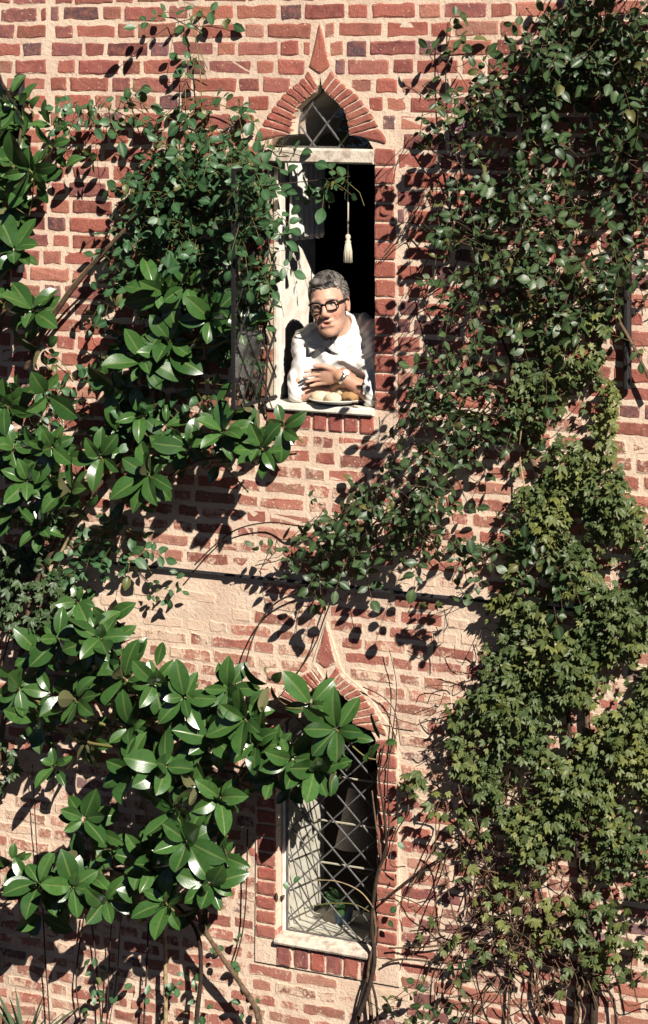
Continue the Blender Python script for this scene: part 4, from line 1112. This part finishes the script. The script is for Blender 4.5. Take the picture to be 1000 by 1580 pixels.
def relax(V, Fc, it):
    E = np.concatenate([Fc[:, [0,1]], Fc[:, [1,2]], Fc[:, [2,3]], Fc[:, [3,0]]])
    for _ in range(it):
        a = np.zeros_like(V); c = np.zeros(len(V))
        for u, v in ((0,1), (1,0)):
            np.add.at(a, E[:, u], V[E[:, v]]); np.add.at(c, E[:, u], 1)
        V = V*.5 + .5*a/np.maximum(c, 1)[:, None]
    return V

man = empty('person'); man.location = (W1.x, 0, ZSILL)
tag(man, 'man in white shirt and black glasses leaning on the upper window sill', 'person')
HC = at(508, 468, -.030) - Vector((W1.x, 0, ZSILL))          # middle of the head
# head turns: face looks out, a little to the right, down, and tilts
HR = (Matrix.Rotation(R(15), 3, 'Z') @ Matrix.Rotation(R(-9), 3, 'Y') @ Matrix.Rotation(R(3), 3, 'X'))
HRn = np.array(HR); HCn = np.array(HC); HS = 1.03
def hp(x, y, z): return HCn + HRn @ (np.array((x, y, z)) * HS)

WR = np.array((.080, .020, .122)); EL = np.array((.205, .07, .045)); SH = np.array((.195, .165, .275))
WL = np.array((.010, .075, .040)); ELL = np.array((-.122, .050, .040)); SHL = np.array((-.112, .090, .250))
f = Field((-.30, -.17, -.10), (.30, .42, .56), .0042)
# torso, neck, arms
f.add(f.ell((.04, .18, .10), (.15, .11, .24)), .03); f.add(f.cap((-.08, .105, .255), (.16, .190, .265), .058, .06), .04)
f.add(f.cap((0, .15, .25), tuple(hp(0, .035, -.06)), .058, .054), .03)
f.add(f.cap(SH, EL, .046, .040), .02); f.add(f.cap(EL, WR, .038, .025), .015); f.add(f.cap(SHL, ELL, .046, .040), .02); f.add(f.cap(ELL, WL, .038, .025), .015)
# hands: palm, four fingers and a thumb
def hand(wr, d, up_, palm_n, curl):
    d = d/np.linalg.norm(d); up_ = up_ - d*(up_@d); up_ = up_/np.linalg.norm(up_); pn = np.cross(d, up_)*palm_n
    c = wr + d*.045
    Rm = np.stack([d, up_, pn], 1); f.add(f.ell(c, (.048, .036, .014), Rm), .010)
    for i, (o, L) in enumerate(((.028, .070), (.010, .080), (-.009, .074), (-.027, .058))):
        a = wr + d*.080 + up_*o; b = a + d*L*.5 + pn*L*.12*curl + up_*o*.12; e = b + d*L*.42*(1-.3*curl) + pn*L*.45*curl
        f.add(f.cap(a - d*.02, b, .0090, .0078), .003); f.add(f.cap(b, e, .0080, .0062), .002)
    a = wr + d*.025 + up_*.030; b = a + d*.035 + up_*.020 + pn*.012; e = b + d*.032 + up_*.004 + pn*.008
    f.add(f.cap(a, b, .0125, .0105), .006); f.add(f.cap(b, e, .0105, .0085), .003)
hand(WR, np.array((-.95, -.12, -.10)), np.array((.05, -.25, 1.0)), -1, .55)
hand(WL, np.array((.95, -.15, -.06)), np.array((.0, -.3, 1.0)), 1, .45)
# head, in its own turned frame
def he(c, r, k=.012, sub=False, rot=None):
    Rm = HRn if rot is None else HRn @ np.array(rot)
    d = f.ell(hp(*c), tuple(q*HS for q in r), Rm); (f.sub if sub else f.add)(d, k)
def hc(a, b, ra, rb, k=.008, sub=False):
    d = f.cap(hp(*a), hp(*b), ra*HS, rb*HS); (f.sub if sub else f.add)(d, k)
he((0, .018, .032), (.071, .098, .088), .02); he((0, -.026, -.022), (.057, .068, .088), .03); he((0, -.036, -.086), (.040, .048, .037), .025)
he((0, -.070, -.108), (.024, .017, .016), .016)
for s in (-1, 1):
    he((s*.034, -.062, -.032), (.022, .020, .024), .018); he((s*.033, -.044, -.080), (.016, .030, .026), .018)
    hc((s*.010, -.084, .026), (s*.046, -.070, .024), .009, .008, .010)
    he((s*.031, -.098, .004), (.017, .016, .011), .008, True); he((s*.031, -.072, .004), (.0135, .0135, .0125), .003)
    hc((s*.018, -.085, .0135), (s*.044, -.076, .011), .0035, .003, .004)
    he((s*.073, .012, -.006), (.009, .021, .034), .006); he((s*.080, .008, -.004), (.006, .010, .018), .005, True); he((s*.072, .004, -.034), (.008, .010, .011), .005)
    hc((s*.022, -.096, -.038), (s*.040, -.078, -.066), .0020, .0015, .010, True)
    he((s*.0135, -.102, -.037), (.010, .011, .009), .006)
hc((0, -.086, .016), (0, -.109, -.028), .0075, .0110, .008); he((0, -.110, -.030), (.0115, .011, .0105), .006)
hc((-.020, -.086, -.060), (.020, -.086, -.060), .006, .006, .006); hc((-.006, -.094, -.059), (.006, -.094, -.059), .005, .005, .006)
hc((-.018, -.088, -.076), (.018, -.088, -.076), .0075, .0075, .006)
he((0, -.098, -.0695), (.021, .015, .0050), .003, True)
for s in (-1, 1): hc((s*.014, -.096, -.0690), (s*.027, -.088, -.0640), .0038, .0018, .003, True)
V, Fc = f.surface(); V = relax(V, Fc, 2)
loc = (V - HCn) @ HRn / HS
col = np.tile(np.array((.64, .37, .265, 1.0)), (len(V), 1))
def paint(mask, c, a=1.0):
    m = np.clip(mask, 0, 1)[:, None]*a; col[:, :3] = col[:, :3]*(1-m) + np.array(c)*m
def blob(c, r): return np.clip(1.6 - 1.6*np.sqrt((((loc - np.array(c))/np.array(r))**2).sum(1)), 0, 1)
for s in (-1, 1): paint(blob((s*.04, -.07, -.035), (.03, .03, .028)), (.60, .25, .17), .6)
paint(blob((0, -.118, -.033), (.02, .02, .018)), (.60, .24, .17), .7)
paint(blob((0, -.092, -.075), (.026, .02, .008)), (.46, .16, .12), .8); paint(blob((0, -.092, -.060), (.024, .02, .006)), (.48, .19, .14), .7)
paint(blob((0, -.088, -.0690), (.018, .02, .0055)), (.08, .02, .015), 1)
for s in (-1, 1):
    paint(blob((s*.031, -.084, .004), (.018, .012, .0075)), (.74, .66, .58), 1); paint(blob((s*.028, -.087, .004), (.0075, .009, .0075)), (.03, .02, .015), 1)
    paint(blob((s*.028, -.09, .0255), (.026, .02, .0065)), (.20, .17, .14), .8)
arm_shade = np.clip((V[:, 0] - .02)/.05, 0, 1) * (V[:, 2] < .20); paint(arm_shade * .5, (.42, .20, .12))  # shade on this forearm and hand is put into the skin colour
mb = MB(); mb.V = V.tolist(); mb.F = [tuple(int(i) for i in q) for q in Fc]; mb.A = dict(bcol=[tuple(c) for c in col.tolist()])
mb.build('body', M['skin'], man, True)
# hair: thin on top, swept across, grey at the sides
h = Field(tuple(HCn - .16), tuple(HCn + .17), .0042)
def hl(F_): return (F_.P - HCn.astype(np.float32)) @ HRn.astype(np.float32) / HS
q = hl(h)
def e_(c, r): 
    d = (q - np.array(c, np.float32))/np.array(r, np.float32); return (np.sqrt((d*d).sum(-1)) - 1)*min(r)*HS
strand = .0008*np.sin(q[...,0]*90 + q[...,1]*150 + q[...,2]*30)
sh = np.minimum(e_((0, .020, .034), (.076, .103, .092)), e_((-.005, -.042, .094), (.054, .042, .020)))+strand
line = .072 - 1.05*np.clip(-q[...,1] - .055, 0, .1) + .012*np.sin(q[...,0]*60+1)    # hairline
low = np.where(q[...,1] > .01, -.045 - .25*(q[...,1]), .072 - .0*q[...,0] + .5*(-.0 - q[...,1])*0)
back = np.where(np.abs(q[...,0]) > .054, np.where(q[...,1] > -.030, -.022 + .0*q[...,1], .055), .064)
lim = np.where(q[...,1] > .03, -.060, back)
cut = (lim - q[...,2]) * HS
h.D = np.maximum(sh, cut).astype(np.float32)
V, Fc = h.surface(); V = relax(V, Fc, 1); loc = (V - HCn) @ HRn / HS
rs = np.random.RandomState(2); u = .5 + .5*np.sin(loc[:,0]*170 + loc[:,1]*70 + 3*np.sin(loc[:,2]*40)); grey = np.clip(.12 + .75*np.clip(np.abs(loc[:,0]) - .045, 0, 1)*22 + .9*np.clip(-loc[:,1]-.02, 0, .1)*6*(loc[:,0] < .01), 0, 1)*.75 + .25*u
c0, c1 = np.array((.025, .020, .018)), np.array((.52, .47, .42)); m = np.clip(grey*1.2 - .25, 0, 1)[:, None]
colr = np.concatenate([c0*(1-m) + c1*m, np.ones((len(V), 1))], 1)
mb = MB(); mb.V = V.tolist(); mb.F = [tuple(int(i) for i in t_) for t_ in Fc]; mb.A = dict(bcol=[tuple(c) for c in colr.tolist()]); hair_o = mb.build('hair', M['hair'], man, True)
mb = MB(); ra = np.array((.0765, .1035, .0925)); cc = np.array((0, .020, .034))
for i in range(620):     # combed locks over the cap
    a = rs.uniform(0, 2*math.pi); z = rs.uniform(-.55, 1); d = np.array((math.sqrt(1-z*z)*math.cos(a), math.sqrt(1-z*z)*math.sin(a), z))
    p = cc + d*ra
    if p[2] < (.066 if p[1] < -.03 else (-.02 if p[1] < .03 else -.055)): continue
    P = []; side = abs(d[0]) > .75 and d[2] < .45
    for k in range(6):
        dd = (p - cc)/ra; dd /= np.linalg.norm(dd); pp = cc + dd*(ra + .002 + rs.uniform(0, .0025)); P.append(hp(*pp))
        p = pp + (np.array((.0, .010, -.005)) if side else np.array((-.008, .0085, .001))) + rs.normal(0, .0011, 3)
    g0 = len(mb.V); mb.tube(P, [.0016, .0016, .0015, .0013, .001, .0004], 4, False)
    gv = rs.uniform(.25, .75) if (abs(d[0]) > .62 or (d[1] < -.5 and d[0] < 0 and rs.rand() < .6)) else rs.uniform(.02, .55)**1.2
    mb.A.setdefault('bcol', []).extend([tuple((c0*(1-gv) + c1*gv).tolist()) + (1,)] * (len(mb.V) - g0))
mb.build('locks', M['hair'], hair_o, True)
# shirt
f = Field((-.33, -.10, -.11), (.33, .46, .46), .006)
NK = np.array((0, .135, .255))
f.add(f.ell((.04, .18, .10), (.165, .122, .255)), .03); f.add(f.cap((-.08, .105, .258), (.16, .185, .27), .066, .075), .05)
f.add(f.ell((.02, .10, .12), (.115, .07, .16)), .04)
f.add(f.cap(SH, EL + np.array((.0, .006, .012)), .066, .060), .03); f.add(f.cap(SHL, ELL + np.array((0, .006, .012)), .058, .050), .025)
f.add(f.cap(EL, EL + (WR-EL)*.18, .058, .056), .02); f.add(f.cap(ELL, ELL + (WL-ELL)*.30, .050, .046), .02)
p_ = f.P
f.D = f.D + .0045*np.sin(p_[...,2]*55 + 14*p_[...,0] + 3*np.sin(p_[...,0]*22)) * np.clip(1.3 - np.abs(p_[...,2]-.1)*2, 0, 1) + .0035*np.sin(p_[...,0]*70 + p_[...,2]*28 + p_[...,1]*30) + .0013*np.sin(p_[...,2]*130 - 60*p_[...,0] + 40*p_[...,1] + 2.5*np.sin(p_[...,0]*45)) * (np.abs(p_[...,0] - .04) > .09) + .0022*np.sin(150*p_[...,0] + 20*np.sin(p_[...,2]*14))
f.sub(f.cap(tuple(hp(0, .03, -.05)), tuple(NK + np.array((0, .03, -.03))), .075, .060), .006)
f.sub(f.cap(tuple(hp(0, -.05, -.10)), (0, .07, .20), .030, .012), .006)
f.sub(f.cap(EL + (WR-EL)*.22, WR, .052, .062), .004); f.sub(f.cap(ELL + (WL-ELL)*.34, WL, .05, .060), .004)
f.D = np.maximum(f.D, -(p_[...,2] + .0) * 1.0 + np.where(p_[...,1] > .40, -1, -.0)*0 - .002)
V, Fc = f.surface(); V = relax(V, Fc, 1)
mb = MB(); mb.V = V.tolist(); mb.F = [tuple(int(i) for i in t_) for t_ in Fc]; mb.A = dict(bcol=[(.84, .81, .76, 1)]*len(V))
# collar points, placket and buttons on the same garment
shirt = mb.build('shirt', M['shirt'], man, True)
for s in (-1, 1):
    a0 = np.array((s*.070, .140, .330)); a1 = np.array((s*.012, .040, .232)); a2 = np.array((s*.062, .030 + s*.012, .205)); a3 = np.array((s*.105, .095 + s*.03, .292)); V = []
    for j in range(6):
        for i in range(5):
            u, v = i/4, j/5; p = (a0*(1-u)+a3*u)*(1-v) + (a1*(1-u)+a2*u)*v; p = p + np.array((0, -.010*math.sin(math.pi*u), .006*math.sin(math.pi*v))); V.append(p)
    mb = MB(); mb.add(V, [(j*5+i, j*5+i+1, (j+1)*5+i+1, (j+1)*5+i) for j in range(5) for i in range(4)], bcol=[(.82, .79, .74, 1)]*30); o = mb.build('collar', M['shirt'], shirt, True)
    md = o.modifiers.new('thickness', 'SOLIDIFY'); md.thickness = .006; md.offset = 0
# glasses
gr = MB()
def rim(s):
    P = []
    for k in range(24):
        a = 2*math.pi*k/24; e = .62
        x = math.copysign(abs(math.cos(a))**e, math.cos(a))*.0245; z = math.copysign(abs(math.sin(a))**e, math.sin(a))*.0185
        z -= .002*(x*s < 0)
        P.append(hp(s*.033 + x, -.1015 + abs(s*.033 + x)**2*3.4, .002 + z))
    return P
for s in (-1, 1):
    P = rim(s); gr.tube(P + [P[0], P[1]], .0030*HS, 6, False)
    top = [p for p in P if ((p - HCn) @ HRn)[2] > .012]; gr.tube(sorted([tuple(q) for q in top], key=lambda t: float((np.array(t)-HCn) @ HRn[:, 0])), .0040*HS, 6)
    gr.tube([hp(s*.058, -.089, .010), hp(s*.071, -.05, .010), hp(s*.077, .0, .008), hp(s*.076, .03, -.006)], .0036*HS, 6)
gr.tube([hp(-.011, -.103, .008), hp(0, -.106, .010), hp(.011, -.103, .008)], .0036*HS, 6)
go = gr.build('glasses', M['black'], man, True)
for s in (-1, 1):
    P = rim(s); n = len(P); c = sum(P)/n; mb = MB(); mb.add(P + [c], [(i, (i+1) % n, n) for i in range(n)]); mb.build('lens', M['glass'], go)
# wrist watch
d = (WR-EL)/np.linalg.norm(WR-EL); c = WR - d*.018; u = np.cross(d, (0,0,1)); u /= np.linalg.norm(u); v = np.cross(u, d)
mb = MB(); n = 20; V = []
for t_ in (-.009, .009):
    for r_ in (.0285, .0315):
        for k in range(n): a = 2*math.pi*k/n; V.append(c + d*t_ + (u*math.cos(a) + v*math.sin(a))*r_)
Fq = []
for k in range(n):
    k2 = (k+1) % n; Fq += [(n+k, n+k2, 3*n+k2, 3*n+k), (k, k2, n+k2, n+k), (2*n+k, 3*n+k, 3*n+k2, 2*n+k2)]
mb.add(V, Fq); wa = mb.build('wrist_watch', M['steel'], man, True)
mb = MB(); fc = u*.6 + v*.8 if (u*.6 + v*.8)[1] < 0 else -u*.6 + v*.8; mb.tube([c + fc*.030, c + fc*.036], .014, 16); mb.build('watch_face', M['china'], wa)

# ------------------------------------------------------------------ plate of bread rolls on the sill
pc = at(519, 603, -.055); pc.z = ZSILL + .001; plate = empty('plate'); plate.location = pc; tag(plate, 'white china plate on the upper window sill', 'plate')
mb = MB(); mb.lathe([(.0005,.004),(.060,.004),(.075,.012),(.112,.022),(.113,.019),(.078,.006),(.062,0),(.0005,0)], n=40); mb.build('dish', M['china'], plate, True)
mb = MB(); mb.lathe([(.104,.0225),(.108,.0232),(.110,.0225)], n=40); mb.build('rim', M['cream'], plate, True)
def roll(dx, dy, dz, r, sq, col, lab, rot, seed):
    rs_ = np.random.RandomState(seed); n1, n2 = 20, 12; V = []; C = []
    ph = rs_.uniform(0, 6.28, 6)
    for j in range(n2+1):
        t = math.pi*j/n2
        for i in range(n1):
            a = 2*math.pi*i/n1; k = 1 + .07*math.sin(2*a+ph[0])*math.sin(t) + .05*math.sin(3*a+ph[1]+t*2) * math.sin(t) + .035*math.sin(5*a+4*t+ph[2])*math.sin(t)
            x, y, z = r*k*math.sin(t)*math.cos(a)*sq, r*k*math.sin(t)*math.sin(a), r*k*.78*math.cos(t); z -= .12*r*math.exp(-(y/(.22*r))**2)*(z > 0)
            c_, s_ = math.cos(rot), math.sin(rot); V.append((x*c_-y*s_, x*s_+y*c_, max(z, -r*.62)))
            g_ = .5+.5*math.cos(t); C.append(tuple(col[q]*(.86+.14*g_) for q in range(3)) + (1,))
    mb = MB(); mb.add(V, [(j*n1+i, (j+1)*n1+i, (j+1)*n1+(i+1) % n1, j*n1+(i+1) % n1) for j in range(n2) for i in range(n1)], bcol=C)
    o = mb.build('bread_roll', M['food'], None, True); o.location = pc + Vector((dx, dy, .006 + dz + r*.62)); tag(o, lab, 'bread roll', 'bread rolls on the plate')
roll(-.058, -.030, 0, .034, 1.25, (.74, .60, .42), 'pale floury roll at the left front of the plate', .3, 1)
roll(.012, -.048, 0, .033, 1.25, (.78, .64, .45), 'pale floury roll at the middle front of the plate', -.2, 2)
roll(.075, -.012, .004, .036, 1.1, (.42, .25, .11), 'roll with painted brown shade at the right of the plate', .9, 3)  # brown colour stands in for the shade on this side of the plate
roll(-.030, .034, .002, .036, 1.3, (.72, .57, .38), 'pale roll at the back left of the plate', 1.1, 4)
roll(.036, .020, .020, .036, 1.25, (.74, .58, .38), 'pale roll heaped in the centre of the plate', .5, 5)
